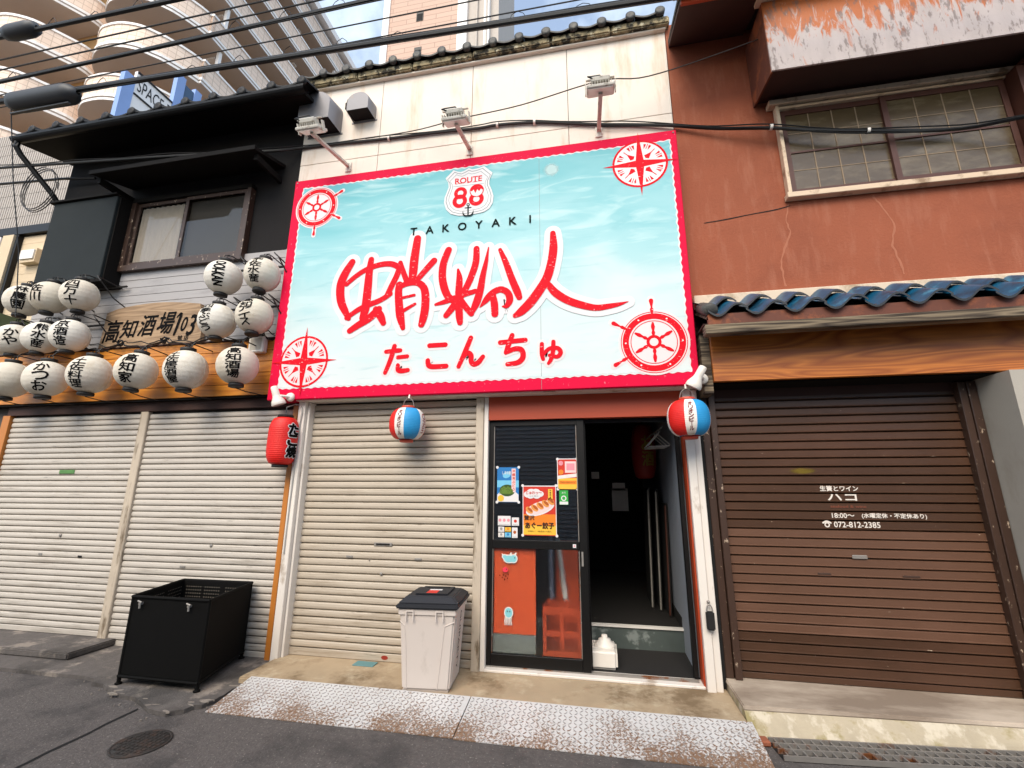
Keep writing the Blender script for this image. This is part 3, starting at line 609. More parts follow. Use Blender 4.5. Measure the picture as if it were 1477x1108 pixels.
# ------------------------------------------------------------------ the brown building on the right
br = thing('brown_house', (2.4, 0, 0), 'brown stucco house with blue tiled ledge and closed brown shutter', 'building')
bx('wall', 'stucco', br, .842, 5.2, 0, .15, 3.04, 6.1); bx('rear_wall', 'stucco', br, .842, 5.2, 4, 4.1, 0, 6.2); bx('side_wall', 'stucco', br, 5.1, 5.2, .15, 4, 0, 6.1)
bx('lower_wall', 'brown_dark', br, .842, 5.2, .05, .15, 2.2, 3.04)
q = MB()
for pts in ([(1.90, 3.90), (1.86, 3.76), (1.87, 3.62), (1.80, 3.45), (1.77, 3.30), (1.78, 3.14)], [(2.55, 3.90), (2.60, 3.80), (2.66, 3.62), (2.62, 3.45), (2.64, 3.30), (2.66, 3.17)]):
    P2 = smooth(pts, 5); q.stroke([(x-.17+rnd.uniform(-.006, .006), z, .007+.013*rnd.random()) for x, z in P2], -.0015, sub=2)
build(q, 'crack_filler', 'stucco_patch', br)
q = MB(); q.stroke([(1.02, 3.80, .006), (1.2, 3.815, .010), (1.4, 3.84, .007), (1.6, 3.86, .010), (1.735, 3.885, .006)], -.003, sub=4); build(q, 'crack', 'black_gap', br)
# tiled ledge
bx('flashing', 'cement', br, .86, 5.2, -.055, -.0, 2.97, 3.085, bev=.006)
lg = MB(); lg.hexa([(.86, -.43, 2.715), (5.2, -.43, 2.715), (5.2, .0, 2.93), (.86, .0, 2.93), (.86, -.43, 2.735), (5.2, -.43, 2.735), (5.2, .0, 2.95), (.86, .0, 2.95)]); ledge = build(lg, 'ledge', 'plank_old', br)
bx('fascia_strip', 'hood_side', ledge, .86, 5.2, -.440, -.40, 2.676, 2.757); bx('edge_board', 'plank_old', ledge, .83, 5.2, -.45, -.36, 2.60, 2.674, bev=.006)
bx('soffit', 'brown_dark', ledge, .84, 5.2, -.358, .05, 2.700, 2.714)
def pantile(pitch, L_, slope, thick=.016):
    q = MB(); n = 14; prof = []
    for k in range(n+1):
        t = k/n; prof.append((t*pitch*1.08, .036*math.sin(2*math.pi*t*.98+math.pi*1.0)*1.25))
    rows = []
    for yy, dz in ((0, 0), (.5, 0), (1, 0)):
        rows.append([q.bm.verts.new((x, yy*L_, z+yy*L_*slope)) for x, z in prof])
    for a, b in zip(rows, rows[1:]):
        for i in range(n): q.face((a[i], a[i+1], b[i+1], b[i])).smooth = True
    q.mi = 1; C = [q.bm.verts.new((x, .001, z-thick)) for x, z in prof]; D = [q.bm.verts.new((x, 0, z)) for x, z in prof]
    for i in range(n): q.face((C[i], C[i+1], D[i+1], D[i]))
    return q
me = mesh_from(pantile(.262, .27, .48), 'tile', ['blue_tile', 'tile_edge'], (0, 0, 0))
for j in range(2):
    for i in range(17): place(me, 'tile', ledge, (.86+i*.262+rnd.uniform(-.004, .004)-j*.02, -.47+j*.20+rnd.uniform(-.006, .006), 2.785+j*.133))
# verge end, roughly mortared
q = MB(); q.lathe([(0, .30), (.050, .30), (.052, 0), (.040, -.01), (0, -.012)], (.885, -.44, 2.79), 14, axis=(0, .9, .42)); build(q, 'end_tile', 'tile_grey', ledge)
# wood fascia and shutter
bx('fascia_board', 'fascia_red', br, .915, 5.2, -.21, -.17, 2.285, 2.698, bev=.003); bx('fascia_soffit', 'black_wood', br, .905, 5.2, -.165, .05, 2.27, 2.284)
bx('fascia_end', 'plank_old', br, .845, .912, -.18, .05, 2.2, 2.698)
cur = shutter(br, .955, 2.675, .135, 2.255, .0662, .05, 'slat_brown', flat=True, bottom=.045, paler=('slat_brown_pale', 4, 15))  # a middle band of slats takes a paler brown
handle(cur, 1.85, .985, .10, .028, .044, 'steel'); handle(cur, 1.60, .855, .09, .026, .048, 'brown_metal'); handle(cur, 2.16, .855, .11, .026, .048, 'brown_metal')
bx('guide', 'brown_metal', br, .905, .954, -.005, .09, .133, 2.26, bev=.004); bx('guide', 'brown_metal', br, .845, .902, .02, .09, .133, 2.26, bev=.004); bx('guide', 'brown_metal', br, 2.676, 2.725, -.005, .09, .133, 2.26, bev=.004); bx('guide', 'brown_metal', br, 2.728, 2.787, -.015, .09, .133, 2.26, bev=.004)
bx('pillar', 'pillar_grey', br, 2.79, 5.2, -.30, .10, .133, 2.269)
# upper window
bw = bx('window', 'black_gap', br, 1.72, 3.52, -.012, -.003, 3.93, 4.90)
bx('frame', 'frame_pale', bw, 1.70, 3.60, -.075, -.002, 3.925, 3.975, bev=.004); bx('frame', 'frame_pale', bw, 1.66, 3.60, -.085, -.002, 4.885, 4.935, bev=.004); bx('frame', 'frame_pale', bw, 1.715, 1.745, -.065, -.002, 3.976, 4.884, bev=.003)
bx('rail', 'frame_pale', bw, 1.746, 3.6, -.06, -.012, 4.845, 4.868)
for (a, b, y) in ((1.75, 2.60, -.034), (2.555, 3.48, -.052)):
    bx('sash', 'frame_brown', bw, a, a+.045, y, y+.018, 3.978, 4.84); bx('sash', 'frame_brown', bw, b-.045, b, y, y+.018, 3.978, 4.84); bx('sash', 'frame_brown', bw, a+.045, b-.045, y, y+.018, 4.79, 4.84); bx('sash', 'frame_brown', bw, a+.045, b-.045, y, y+.018, 3.978, 4.02); bx('sash', 'frame_brown', bw, a+.045, b-.045, y+.001, y+.017, 4.385, 4.402)
    bx('pane', 'frosted', bw, a+.045, b-.045, y+.010, y+.013, 4.02, 4.79)
    for k in range(1, 4): bx('muntin', 'muntin', bw, a+.045+(b-a-.09)*k/4-.004, a+.045+(b-a-.09)*k/4+.004, y+.006, y+.0098, 4.02, 4.79)
    for zz in (4.21, 4.59): bx('muntin', 'muntin', bw, a+.045, b-.045, y+.0065, y+.0095, zz-.003, zz+.003)
tb = bx('shutter_box', 'tob_brown', br, 3.58, 4.6, -.22, -.002, 3.9, 4.86, bev=.006); bx('lid', 'frame_brown', tb, 3.52, 4.65, -.26, -.002, 4.862, 4.89); bx('guide', 'frame_brown', tb, 3.49, 3.575, -.16, -.002, 3.976, 4.86)
# window hood faced with weathered plywood
hq = MB(); hq.box(1.56, 5.2, -.45, -.435, 4.89, 5.62); hood = build(hq, 'hood_face', 'ply_weathered', br)
q = MB(); q.prism([(1.575, -.434, 4.90), (1.575, -.434, 5.62), (1.575, -.002, 5.66), (1.575, -.002, 4.99)], (3.62, 0, 0)); build(q, 'hood_box', 'brown_dark', hood)
bx('hood_cap', 'frame_pale', hood, 1.52, 5.2, -.50, -.40, 5.625, 5.66)
q = MB(); q.prism([(1.557, -.434, 4.885), (1.557, -.434, 5.62), (1.557, -.002, 5.62), (1.557, -.002, 4.95)], (.016, 0, 0)); build(q, 'hood_side', 'hood_side', hood)
# eave at the top
q = MB(); q.hexa([(.86, -.60, 5.60), (1.56, -.60, 5.60), (1.56, .1, 5.85), (.86, .1, 5.85), (.86, -.60, 5.63), (1.56, -.60, 5.63), (1.56, .1, 5.9), (.86, .1, 5.9)]); ev = build(q, 'eave', 'brown_dark', br)
bx('eave_board', 'orange_beam', ev, .86, 1.56, -.62, -.595, 5.56, 5.60)
q = MB(); q.strip([(-.66+.055*math.cos(a), 5.64+.05*math.sin(a)) for a in [math.pi*(1+k/8) for k in range(9)]], .80, 1.62); q.box(.80, 5.2, -.61, -.60, 5.63, 5.70); build(q, 'gutter', 'eave_concrete', ev)
q = MB(); q.hexa([(.86, -.62, 5.70), (5.2, -.62, 5.70), (5.2, 4.2, 7.0), (.86, 4.2, 7.0), (.86, -.62, 5.74), (5.2, -.62, 5.74), (5.2, 4.2, 7.05), (.86, 4.2, 7.05)]); build(q, 'roof', 'tile_grey', br)

# ------------------------------------------------------------------ buildings behind
rb = thing('ribbed_building', (-9, 1, 0), 'pale ribbed metal clad building behind the left end of the black tavern', 'building')
bx('wall', 'cream_siding', rb, -14, -7.2, 1.05, 5, 0, 7.42)
q = MB(); prof = []; x = -14.0
while x < -7.2:
    prof += [(x, 1.0), (x+.028, 1.0), (x+.032, 1.015), (x+.046, 1.015)]; x += .05
lo = [q.bm.verts.new((a, b, 0)) for a, b in prof]; hi = [q.bm.verts.new((a, b, .205)) for a, b in prof]
for i in range(len(lo)-1): q.face((lo[i], lo[i+1], hi[i+1], hi[i]))
me = mesh_from(q, 'panel', 'pale_ribs', (0, 0, 0))
for i in range(9): place(me, 'panel', rb, (0, 0, 5.55+i*.212))
bx('beam', 'black_alu', rb, -14, -7.2, .96, 1.045, 5.40, 5.54)
for i in range(26): bx('siding_board', 'cream_siding', rb, -14, -7.2, 1.02, 1.045, 1.9+i*.134, 1.9+i*.134+.130)
wq = bx('window', 'window_blue', rb, -11.2, -9.42, .98, 1.015, 4.30, 5.22); bx('frame', 'apt_white', wq, -9.42, -9.30, .95, 1.018, 4.2, 5.38); bx('frame', 'cream_siding', wq, -9.22, -9.0, .93, 1.017, 3.6, 5.38); bx('frame', 'black_alu', wq, -8.98, -8.93, .95, 1.018, 3.6, 5.38)
vq = bx('vent', 'cream_siding', rb, -8.72, -8.42, .92, 1.018, 4.85, 5.08); bx('louvre', 'apt_white', vq, -8.70, -8.44, .90, .918, 4.90, 5.05)
bx('awning', mat('awning_green', '#5d6b4e', .8), rb, -11, -8.2, .55, 1.018, 3.55, 3.85)

apt = thing('apartment_block', (-24, 14, 0), 'tall tan tiled apartment block with rounded balconies at upper left', 'building')
bx('wall', 'apt_wall', apt, -40, -21.7, 12.3, 34, 0, 36.5); bx('wall', 'apt_wall', apt, -40, -25.3, 10.8, 12.29, 0, 36.5)
P_MID = [(-25.25, 11.4), (-24.5, 10.25), (-23.57, 9.63), (-22.91, 9.51), (-22.13, 9.56), (-21.40, 9.85), (-20.97, 10.26), (-20.55, 10.77), (-19.96, 12.05), (-19.80, 13.7), (-19.76, 31)]
P_LEFT = [(-31.6, 10.79), (-30.6, 9.2), (-29.6, 8.45), (-28.6, 8.2), (-27.71, 8.12), (-27.0, 8.25), (-26.3, 8.67), (-25.87, 9.28), (-25.3, 10.2), (-25.28, 10.79)]
def sweep(mb, path, z0, z1, off, thick):
    pts = smooth([(x, y) for x, y in path], 3); n = len(pts); A, B = [], []
    for i in range(n):
        a, b = pts[max(i-1, 0)], pts[min(i+1, n-1)]; d = math.hypot(b[0]-a[0], b[1]-a[1]); nx, ny = (b[1]-a[1])/d, -(b[0]-a[0])/d
        A.append((pts[i][0]+nx*off, pts[i][1]+ny*off)); B.append((pts[i][0]+nx*(off-thick), pts[i][1]+ny*(off-thick)))
    for (p, q_, r, s_) in zip(A, A[1:], B, B[1:]):
        mb.hexa([(p[0], p[1], z0), (q_[0], q_[1], z0), (s_[0], s_[1], z0), (r[0], r[1], z0), (p[0], p[1], z1), (q_[0], q_[1], z1), (s_[0], s_[1], z1), (r[0], r[1], z1)])
    return mb
def balcony_meshes(path, back):
    a = mesh_from(sweep(MB(), path, -1.18, -.13, 0, .14), 'balcony', 'apt_tile', (0, 0, 0))
    b = mesh_from(sweep(MB(), path, -.13, 0, .05, .24), 'rim', 'apt_white', (0, 0, 0))
    c = mesh_from(sweep(sweep(MB(), path, -1.33, -1.18, .05, .24), path, -1.52, -1.40, .02, .2), 'rim', 'apt_white', (0, 0, 0))
    q = MB(); pts = smooth([(x, y) for x, y in path], 3); q.prism([(x, y, -1.53) for x, y in pts]+[(x, y, -1.53) for x, y in back], (0, 0, .2)); d = mesh_from(q, 'slab', 'apt_soffit', (0, 0, 0))
    return a, b, c, d
BM_ = balcony_meshes(P_MID, [(-21.72, 31), (-21.72, 12.31), (-25.25, 12.31)]); BL_ = balcony_meshes(P_LEFT, [])
lamp_me = mesh_from(MB().box(-.35, .35, -.16, .16, 0, .12), 'ceiling_lamp', 'apt_white', (0, 0, 0))
win_me = mesh_from(MB().box(-.55, .55, -.03, .03, 0, 1.1), 'window', 'apt_white', (0, 0, 0)); gl_me = mesh_from(MB().box(-.47, .47, -.036, -.032, .08, 1.02), 'pane', 'window_blue', (0, 0, 0)); fin_me = mesh_from(MB().box(-.09, .09, -.09, .09, 0, 1.55), 'screen_post', 'apt_white', (0, 0, 0))
for k in range(8):
    z = 14.5+k*3.1
    for ms in (BM_, BL_):
        o = place(ms[0], 'balcony', apt, (0, 0, z))
        for m_, nm in ((ms[1], 'rim'), (ms[2], 'rim'), (ms[3], 'slab')): place(m_, nm, o, (0, 0, z))
        if ms is BM_:
            for yy in (13.2, 19.0): place(lamp_me, 'ceiling_lamp', o, (-20.9, yy, z-1.66))
            place(fin_me, 'screen_post', o, (-20.05, 12.9, z)); place(fin_me, 'screen_post', o, (-19.95, 22.5, z))
    for xx in (-26.2, -27.7):
        w_ = place(win_me, 'window', apt, (xx, 10.77, z-.9)); place(gl_me, 'pane', w_, (xx, 10.77, z-.9))
bx('roof', 'apt_white', apt, -40, -19.3, 9.6, 34, 36.5, 37.1)

sf = thing('sign_tower', (-16, 7.3, 0), 'blue and white glazed sign mast lettered SPACE before the apartment balconies', 'sign')
for a, b in ((6.26, 6.64), (8.02, 8.36), (8.80, 9.10)): bx('post', 'blue_frame', sf, -16.2, -16, a, b, 0, 17.8 if a > 7 else 16.0)
bx('panel', 'apt_white', sf, -16.15, -16.03, 6.65, 8.015, 14.6, 16.35); bx('panel', 'window_blue', sf, -16.15, -16.05, 8.37, 8.79, 14.0, 17.6)
bx('edge', 'black_alu', sf, -16.02, -15.99, 6.66, 8.01, 15.36, 15.42); bx('edge', 'black_alu', sf, -16.02, -15.99, 6.66, 8.01, 16.28, 16.35)
vs, fs = glyphs('SPACE-7', .5); Pq = center(vs, 1.28, .52); q = MB(); V = [q.bm.verts.new((-16.02, 7.38+a, 15.85+b)) for a, b in Pq]
for f in fs: q.face([V[i] for i in f])
build(q, 'lettering', 'black_alu', sf)

tw = thing('tower_block', (-20, 44, 0), 'far tan tiled tower block rising above the white shop roof', 'building')
bx('wall', 'tower_tile', tw, -25.6, -15.9, 40, 52, 0, 80); bx('pilaster', 'apt_white', tw, -26.5, -25.61, 39.8, 52, 0, 80); bx('pilaster', 'apt_white', tw, -15.89, -14.6, 39.9, 52, 0, 80); bx('wall', 'pale_ribs', tw, -14.59, -12.4, 40.4, 52, 0, 80); bx('pilaster', 'apt_white', tw, -12.39, -11.7, 40.2, 52, 0, 80); bx('wall', 'pale_ribs', tw, -11.69, -10.6, 41, 52, 0, 80)
for z in [32+6.1*i for i in range(8)]:
    w_ = bx('window', 'black_alu', tw, -21.7, -20.7, 39.95, 40.0, z, z+1.7); bx('pane', 'black_gap', w_, -21.6, -20.8, 39.93, 39.949, z+.1, z+1.2)
for x in (-13.4, -12.1): bx('drain_pipe', 'pale_ribs', tw, x, x+.18, 40.05, 40.25, 0, 80)

# across the street, behind the photographer: what the door glass mirrors
op = thing('dark_clad_house', (0, -7.2, 0), 'dark board clad house mirrored in the door glass', 'building')
bx('wall', 'opp_siding', op, -9, 9, -11, -7.05, 0, 4.6)
q = MB()
for i in range(46): q.prism([(-9, -7.05, i*.1), (-9, -7.02, i*.1+.004), (-9, -7.045, i*.1+.098), (-9, -7.05, i*.1+.098)], (18, 0, 0))
build(q, 'boards', 'opp_siding', op, kind='stuff')

# ------------------------------------------------------------------ overhead lines
def sag(p, q_, s, n=24): 
    p, q_ = Vector(p), Vector(q_); return [p.lerp(q_, i/n)-Vector((0, 0, s*4*(i/n)*(1-i/n))) for i in range(n+1)]
def cable(name, pts, r, label, group='overhead cables', seg=6, m='cable'):
    return build(MB().tube(pts, r, seg), name, m, None, origin=pts[0], label=label, cat='cable', group=group)
def hung(name, p, q_, s, r, label, step=.5, loop=.075, seed=0):
    """messenger cable with lashing: small loops of binding wire ride on it"""
    t = thing(name, p, label, 'cable', 'overhead cables'); P = sag(p, q_, s, 60); build(MB().tube(P, r, 8), 'sheath', 'cable', t)
    P2 = [v+Vector((0, .0, r*1.25+.004*math.sin(i*1.7))) for i, v in enumerate(P)]; build(MB().tube(P2, r*.55, 6), 'messenger', 'cable', t)
    rr = random.Random(seed); b = MB()
    for i in range(2, 58):
        v = P[i]; h = rr.uniform(.6, 1.2)*loop
        if rr.random() < .75: b.tube([v+Vector((-.05, 0, r)), v+Vector((-.03, .01, r+h)), v+Vector((.02, .0, r+h*1.15)), v+Vector((.07, -.01, r+h*.5)), v+Vector((.09, 0, r))], .003, 4)
    build(b, 'lashing', 'cable', t, kind='stuff'); return t
cA = hung('overhead_cable', (-16, -1, 5.88), (16, -1, 4.50), .0, .024, 'thickest black cable, lowest, crossing above the shop roof from the splice box', seed=1)
hung('overhead_cable', (-16, -1.1, 5.50), (16, -1.1, 5.85), .03, .017, 'black lashed cable crossing the apartment balconies in mid height', seed=2)
hung('overhead_cable', (-16, -1.2, 6.25), (16, -1.2, 5.60), .0, .021, 'topmost thick black cable at the upper left corner', seed=3)
for i, (y, z0, z1, r, lab) in enumerate([(-1.15, 5.82, 5.93, .008, 'thin black wire just under the topmost thick cable'), (-1.15, 5.68, 5.79, .008, 'second thin black wire below the topmost thick cable'), (-1.1, 5.60, 5.72, .006, 'thin wire close above the middle lashed cable'), (-1.05, 5.56, 5.44, .006, 'thin black wire between the middle and lowest thick cables'), (-1.0, 5.52, 5.20, .006, 'thin wire close above the lowest thick cable')]):
    cable('overhead_wire', sag((-16, y, z0), (16, y, z1), .05), r, lab)
sp = MB(); sp.lathe([(.02, -.46), (.045, -.45), (.055, -.42), (.09, -.38), (.098, -.33), (.098, .33), (.09, .38), (.06, .42), (.045, .45), (.02, .46)], (-5.52, -1, 5.385), 12, axis=(1, 0, -.028)); sp2 = thing('splice_box', (-5.52, -1, 5.385), 'long black splice closure hanging on the lowest thick cable', 'splice box')
build(sp, 'housing', mat('splice_plastic', '#2d2f33', .55, .1, 9), sp2); q = MB().box(-5.9, -5.14, -1.012, -.988, 5.255, 5.27); build(q, 'flange', 'splice_plastic', sp2)
q = MB(); q.lathe([(.02, -.22), (.06, -.20), (.075, -.12), (.075, .12), (.06, .2), (.02, .22)], (-5.72, -1.2, 6.07), 12, axis=(1, 0, -.02)); build(q, 'splice_box', 'splice_plastic', None, origin=(-5.72, -1.2, 6.07), label='small black splice cap on the topmost thick cable', cat='splice box')
# drop wires at far left
cable('drop_wire', [(-5.95, -1, 5.40), (-5.97, -.8, 4.6), (-5.98, -.6, 3.9), (-5.95, -.5, 3.2)], .005, 'thin vertical wire dangling at the far left edge', 'drop wires')
cable('drop_wire', [(-9.5, .2, 5.60), (-7.6, -.1, 5.33), (-6.6, -.06, 5.30), (-6.1, -.03, 5.26)], .016, 'thick service wire entering the black wall below its gutter', 'drop wires')
q = MB()
for k in range(3): q.tube([(-6.78+.26*math.cos(a)+.02*k, -.12-.03*k, 5.10+.30*math.sin(a)) for a in [2*math.pi*i/22*.93+k*.7 for i in range(23)]], .006, 5)
build(q, 'coiled_wire', 'cable', None, origin=(-6.75, -.1, 5.1), label='coil of slack black wire by the downpipe of the black building', cat='cable')
# cable along the shop wall and past the brown window
pts = smooth([(-9, -.3, 5.52), (-6.04, -.3, 5.26), (-4.61, -.3, 5.13), (-3.5, -.16, 5.14), (-3.21, -.03, 5.245), (-2.7, -.02, 5.235), (-2.12, -.02, 5.205), (-1.6, -.02, 5.19), (-1.10, -.02, 5.165), (-.9, -.02, 5.17), (-.51, -.02, 5.135), (-.2, -.02, 5.07), (.11, -.02, 5.0), (.5, -.02, 4.93), (.82, -.03, 4.855), (1.2, -.06, 4.73), (1.63, -.11, 4.615), (2.0, -.12, 4.52), (2.37, -.12, 4.45), (3.02, -.12, 4.36), (3.6, -.25, 4.30), (5, -.3, 4.2)], 5)
wc = thing('wall_cable', (-3, 0, 5.2), 'black service cable clipped along the white wall and past the brown window', 'cable')
build(MB().tube(pts, .015, 8), 'sheath', 'cable', wc); build(MB().tube([(x, y-.012, z+.02+.012*math.sin(x*5)) for x, y, z in pts], .006, 5), 'strand', 'cable', wc); build(MB().tube([(x, y-.014, z-.018-.016*math.sin(x*3+1)) for x, y, z in pts[60:]], .007, 5), 'strand', 'cable', wc)
for x, z in ((-2.12, 5.205), (-.90, 5.17), (-.51, 5.135), (1.63, 4.615), (2.37, 4.45)):
    y = -.02 if x < .8 else -.12; q = MB().lathe([(.026, -.012), (.026, .012)], (x, y, z), 10, axis=(1, 0, -.1)); build(q, 'clip', 'white_metal', wc)
cable('thin_wire', smooth([(-2.4, -.03, 5.24), (-1.8, -.06, 5.22), (-1.21, -.30, 5.04), (-.6, -.3, 5.09), (.15, -.38, 5.14), (.6, -.3, 5.19), (1.4, -.3, 5.36), (2.41, -.3, 5.64), (3.2, -.3, 5.9)], 6), .0055, 'thin brown wire linking the floodlights and rising to the right', 'drop wires', m='wire_brown')

BRUSH=[[(-2.308,3.632,0.069),(-2.366,3.528,0.085),(-2.404,3.423,0.09),(-2.406,3.316,0.089),(-2.382,3.208,0.083),(-2.332,3.113,0.069),(-2.289,3.038,0.047)],[(-2.347,3.398,0.048),(-2.253,3.477,0.052),(-2.138,3.541,0.054),(-2.007,3.575,0.057),(-1.888,3.571,0.059),(-1.8,3.522,0.061)],[(-1.795,3.542,0.058),(-1.827,3.438,0.061),(-1.866,3.35,0.06),(-1.905,3.255,0.06)],[(-1.879,3.259,0.052),(-1.978,3.202,0.055),(-2.105,3.16,0.058),(-2.207,3.116,0.053),(-2.312,3.046,0.047)],[(-2.106,3.639,0.061),(-2.115,3.505,0.074),(-2.117,3.371,0.083),(-2.119,3.24,0.087),(-2.127,3.11,0.086),(-2.147,3.035,0.065)],[(-2.266,2.913,0.058),(-2.18,2.967,0.071),(-2.081,3.024,0.078),(-2.008,3.089,0.078),(-1.984,3.113,0.065)],[(-2.017,3.115,0.058),(-1.966,3.047,0.08),(-1.928,2.969,0.057)],[(-1.636,3.816,0.074),(-1.644,3.728,0.08),(-1.656,3.595,0.087),(-1.661,3.463,0.086),(-1.668,3.371,0.065)],[(-1.456,3.562,0.065),(-1.522,3.489,0.062),(-1.6,3.398,0.057)],[(-1.797,3.575,0.046),(-1.765,3.486,0.053),(-1.72,3.376,0.057)],[(-1.792,3.343,0.072),(-1.796,3.265,0.075),(-1.781,3.136,0.079),(-1.761,3.02,0.081),(-1.728,2.905,0.045)],[(-1.793,3.317,0.052),(-1.718,3.35,0.058),(-1.616,3.351,0.062),(-1.551,3.303,0.071),(-1.525,3.217,0.078),(-1.521,3.09,0.08),(-1.534,2.991,0.077),(-1.549,2.928,0.062)],[(-1.754,3.208,0.028),(-1.635,3.226,0.028)],[(-1.733,3.078,0.038),(-1.623,3.136,0.028)],[(-1.316,3.66,0.067),(-1.36,3.526,0.072),(-1.367,3.396,0.074),(-1.344,3.279,0.075),(-1.303,3.187,0.07),(-1.247,3.138,0.062)],[(-1.215,3.447,0.023),(-1.199,3.355,0.06),(-1.201,3.216,0.069),(-1.197,3.103,0.071),(-1.187,2.979,0.068),(-1.179,2.92,0.053)],[(-1.042,3.645,0.058),(-1.045,3.508,0.065),(-1.084,3.371,0.065),(-1.13,3.26,0.062),(-1.175,3.176,0.062)],[(-1.419,3.114,0.027),(-1.32,3.138,0.05),(-1.2,3.178,0.054),(-1.044,3.216,0.047)],[(-1.211,3.142,0.062),(-1.257,3.07,0.067),(-1.314,2.998,0.055)],[(-1.187,3.152,0.055),(-1.124,3.06,0.058),(-1.075,2.998,0.053)],[(-0.926,3.646,0.01),(-0.948,3.499,0.04),(-0.976,3.361,0.057),(-0.997,3.224,0.068),(-1.03,3.103,0.073),(-1.069,3.013,0.048)],[(-0.816,3.609,0.037),(-0.761,3.473,0.056),(-0.703,3.303,0.065),(-0.655,3.178,0.068),(-0.636,3.122,0.054)],[(-0.996,3.055,0.01),(-0.94,3.121,0.059),(-0.883,3.185,0.061),(-0.807,3.213,0.061),(-0.742,3.175,0.062),(-0.723,3.104,0.064),(-0.751,3.049,0.046),(-0.788,3.047,0.014)],[(-0.878,3.156,0.059),(-0.863,3.075,0.068),(-0.857,2.98,0.064)],[(-0.327,3.725,0.05),(-0.324,3.584,0.074),(-0.346,3.432,0.077),(-0.385,3.295,0.081),(-0.451,3.181,0.084),(-0.534,3.069,0.085),(-0.618,2.987,0.076),(-0.674,2.951,0.044)],[(-0.372,3.219,0.057),(-0.314,3.14,0.071),(-0.216,3.064,0.07),(-0.102,3.011,0.066),(0.028,2.973,0.056),(0.141,2.979,0.047),(0.227,2.991,0.032),(0.301,3.009,0.004)]]
SHIELD=[(-1.283,4.506),(-1.25,4.488),(-1.215,4.477),(-1.178,4.488),(-1.141,4.508),(-1.107,4.491),(-1.072,4.492),(-1.035,4.499),(-1.001,4.51),(-0.921,4.428),(-0.948,4.366),(-0.95,4.316),(-0.927,4.257),(-0.91,4.193),(-0.916,4.126),(-0.946,4.075),(-0.99,4.049),(-1.023,4.042),(-1.089,4.035),(-1.168,4.032),(-1.224,4.037),(-1.293,4.063),(-1.338,4.112),(-1.361,4.183),(-1.357,4.233),(-1.339,4.287),(-1.323,4.336),(-1.329,4.388),(-1.356,4.43)]
# ------------------------------------------------------------------ the big shop sign
sg = thing('shop_sign', (-1.13, -.2, 2.27), 'big teal takoyaki sign with red frame and red brush lettering', 'sign')
m = bpy.data.materials.new('sign_print'); m.use_nodes = True; t = m.node_tree; N = t.nodes; L = t.links; b = N['Principled BSDF']; b.inputs['Roughness'].default_value = .5; b.inputs['Specular IOR Level'].default_value = .2
g = N.new('ShaderNodeNewGeometry'); sp_ = N.new('ShaderNodeSeparateXYZ'); L.new(g.outputs['Position'], sp_.inputs[0])
def nz(sc, st, det=4, dis=0.):
    mp = N.new('ShaderNodeMapping'); mp.inputs['Scale'].default_value = st; L.new(g.outputs['Position'], mp.inputs['Vector']); n = N.new('ShaderNodeTexNoise'); n.inputs['Scale'].default_value = sc; n.inputs['Detail'].default_value = det; n.inputs['Distortion'].default_value = dis; L.new(mp.outputs[0], n.inputs['Vector']); return n
mr = N.new('ShaderNodeMapRange'); mr.inputs['From Min'].default_value = 2.4; mr.inputs['From Max'].default_value = 4.6; L.new(sp_.outputs['Z'], mr.inputs['Value'])
n1 = nz(.9, (1, 1, 2.6), 3, .8); ad = N.new('ShaderNodeMath'); ad.operation = 'MULTIPLY_ADD'; ad.inputs[1].default_value = .75; L.new(n1.outputs['Fac'], ad.inputs[0])
su = N.new('ShaderNodeMath'); su.operation = 'ADD'; su.inputs[1].default_value = -.36; L.new(mr.outputs[0], su.inputs[0]); L.new(su.outputs[0], ad.inputs[2])
rp = N.new('ShaderNodeValToRGB'); E_ = rp.color_ramp.elements; E_[0].position = 0; E_[0].color = lin('#d0d6d5')+[1]; E_[1].position = 1; E_[1].color = lin('#68adb3')+[1]
for p_, c_ in ((.3, '#c2d1d0'), (.55, '#9dc5c7'), (.8, '#82b9bd')): e = E_.new(p_); e.color = lin(c_)+[1]
L.new(ad.outputs[0], rp.inputs['Fac'])
n2 = nz(1.5, (1, 1, 5), 6, 1.4); r2 = N.new('ShaderNodeMapRange'); r2.inputs['From Min'].default_value = .52; r2.inputs['From Max'].default_value = .72; r2.inputs['To Max'].default_value = .65; L.new(n2.outputs['Fac'], r2.inputs['Value'])
mx = N.new('ShaderNodeMixRGB'); mx.inputs[2].default_value = lin('#bdd6d4')+[1]; L.new(r2.outputs[0], mx.inputs[0]); L.new(rp.outputs[0], mx.inputs[1])
n3 = nz(1.1, (1, 1, 7), 5, 1.8); r3 = N.new('ShaderNodeMapRange'); r3.inputs['From Min'].default_value = .60; r3.inputs['From Max'].default_value = .74; r3.inputs['To Max'].default_value = .45; L.new(n3.outputs['Fac'], r3.inputs['Value'])
mx2 = N.new('ShaderNodeMixRGB'); mx2.inputs[2].default_value = lin('#74adb2')+[1]; L.new(r3.outputs[0], mx2.inputs[0]); L.new(mx.outputs[0], mx2.inputs[1]); L.new(mx2.outputs[0], b.inputs['Base Color']); MATS['sign_print'] = m
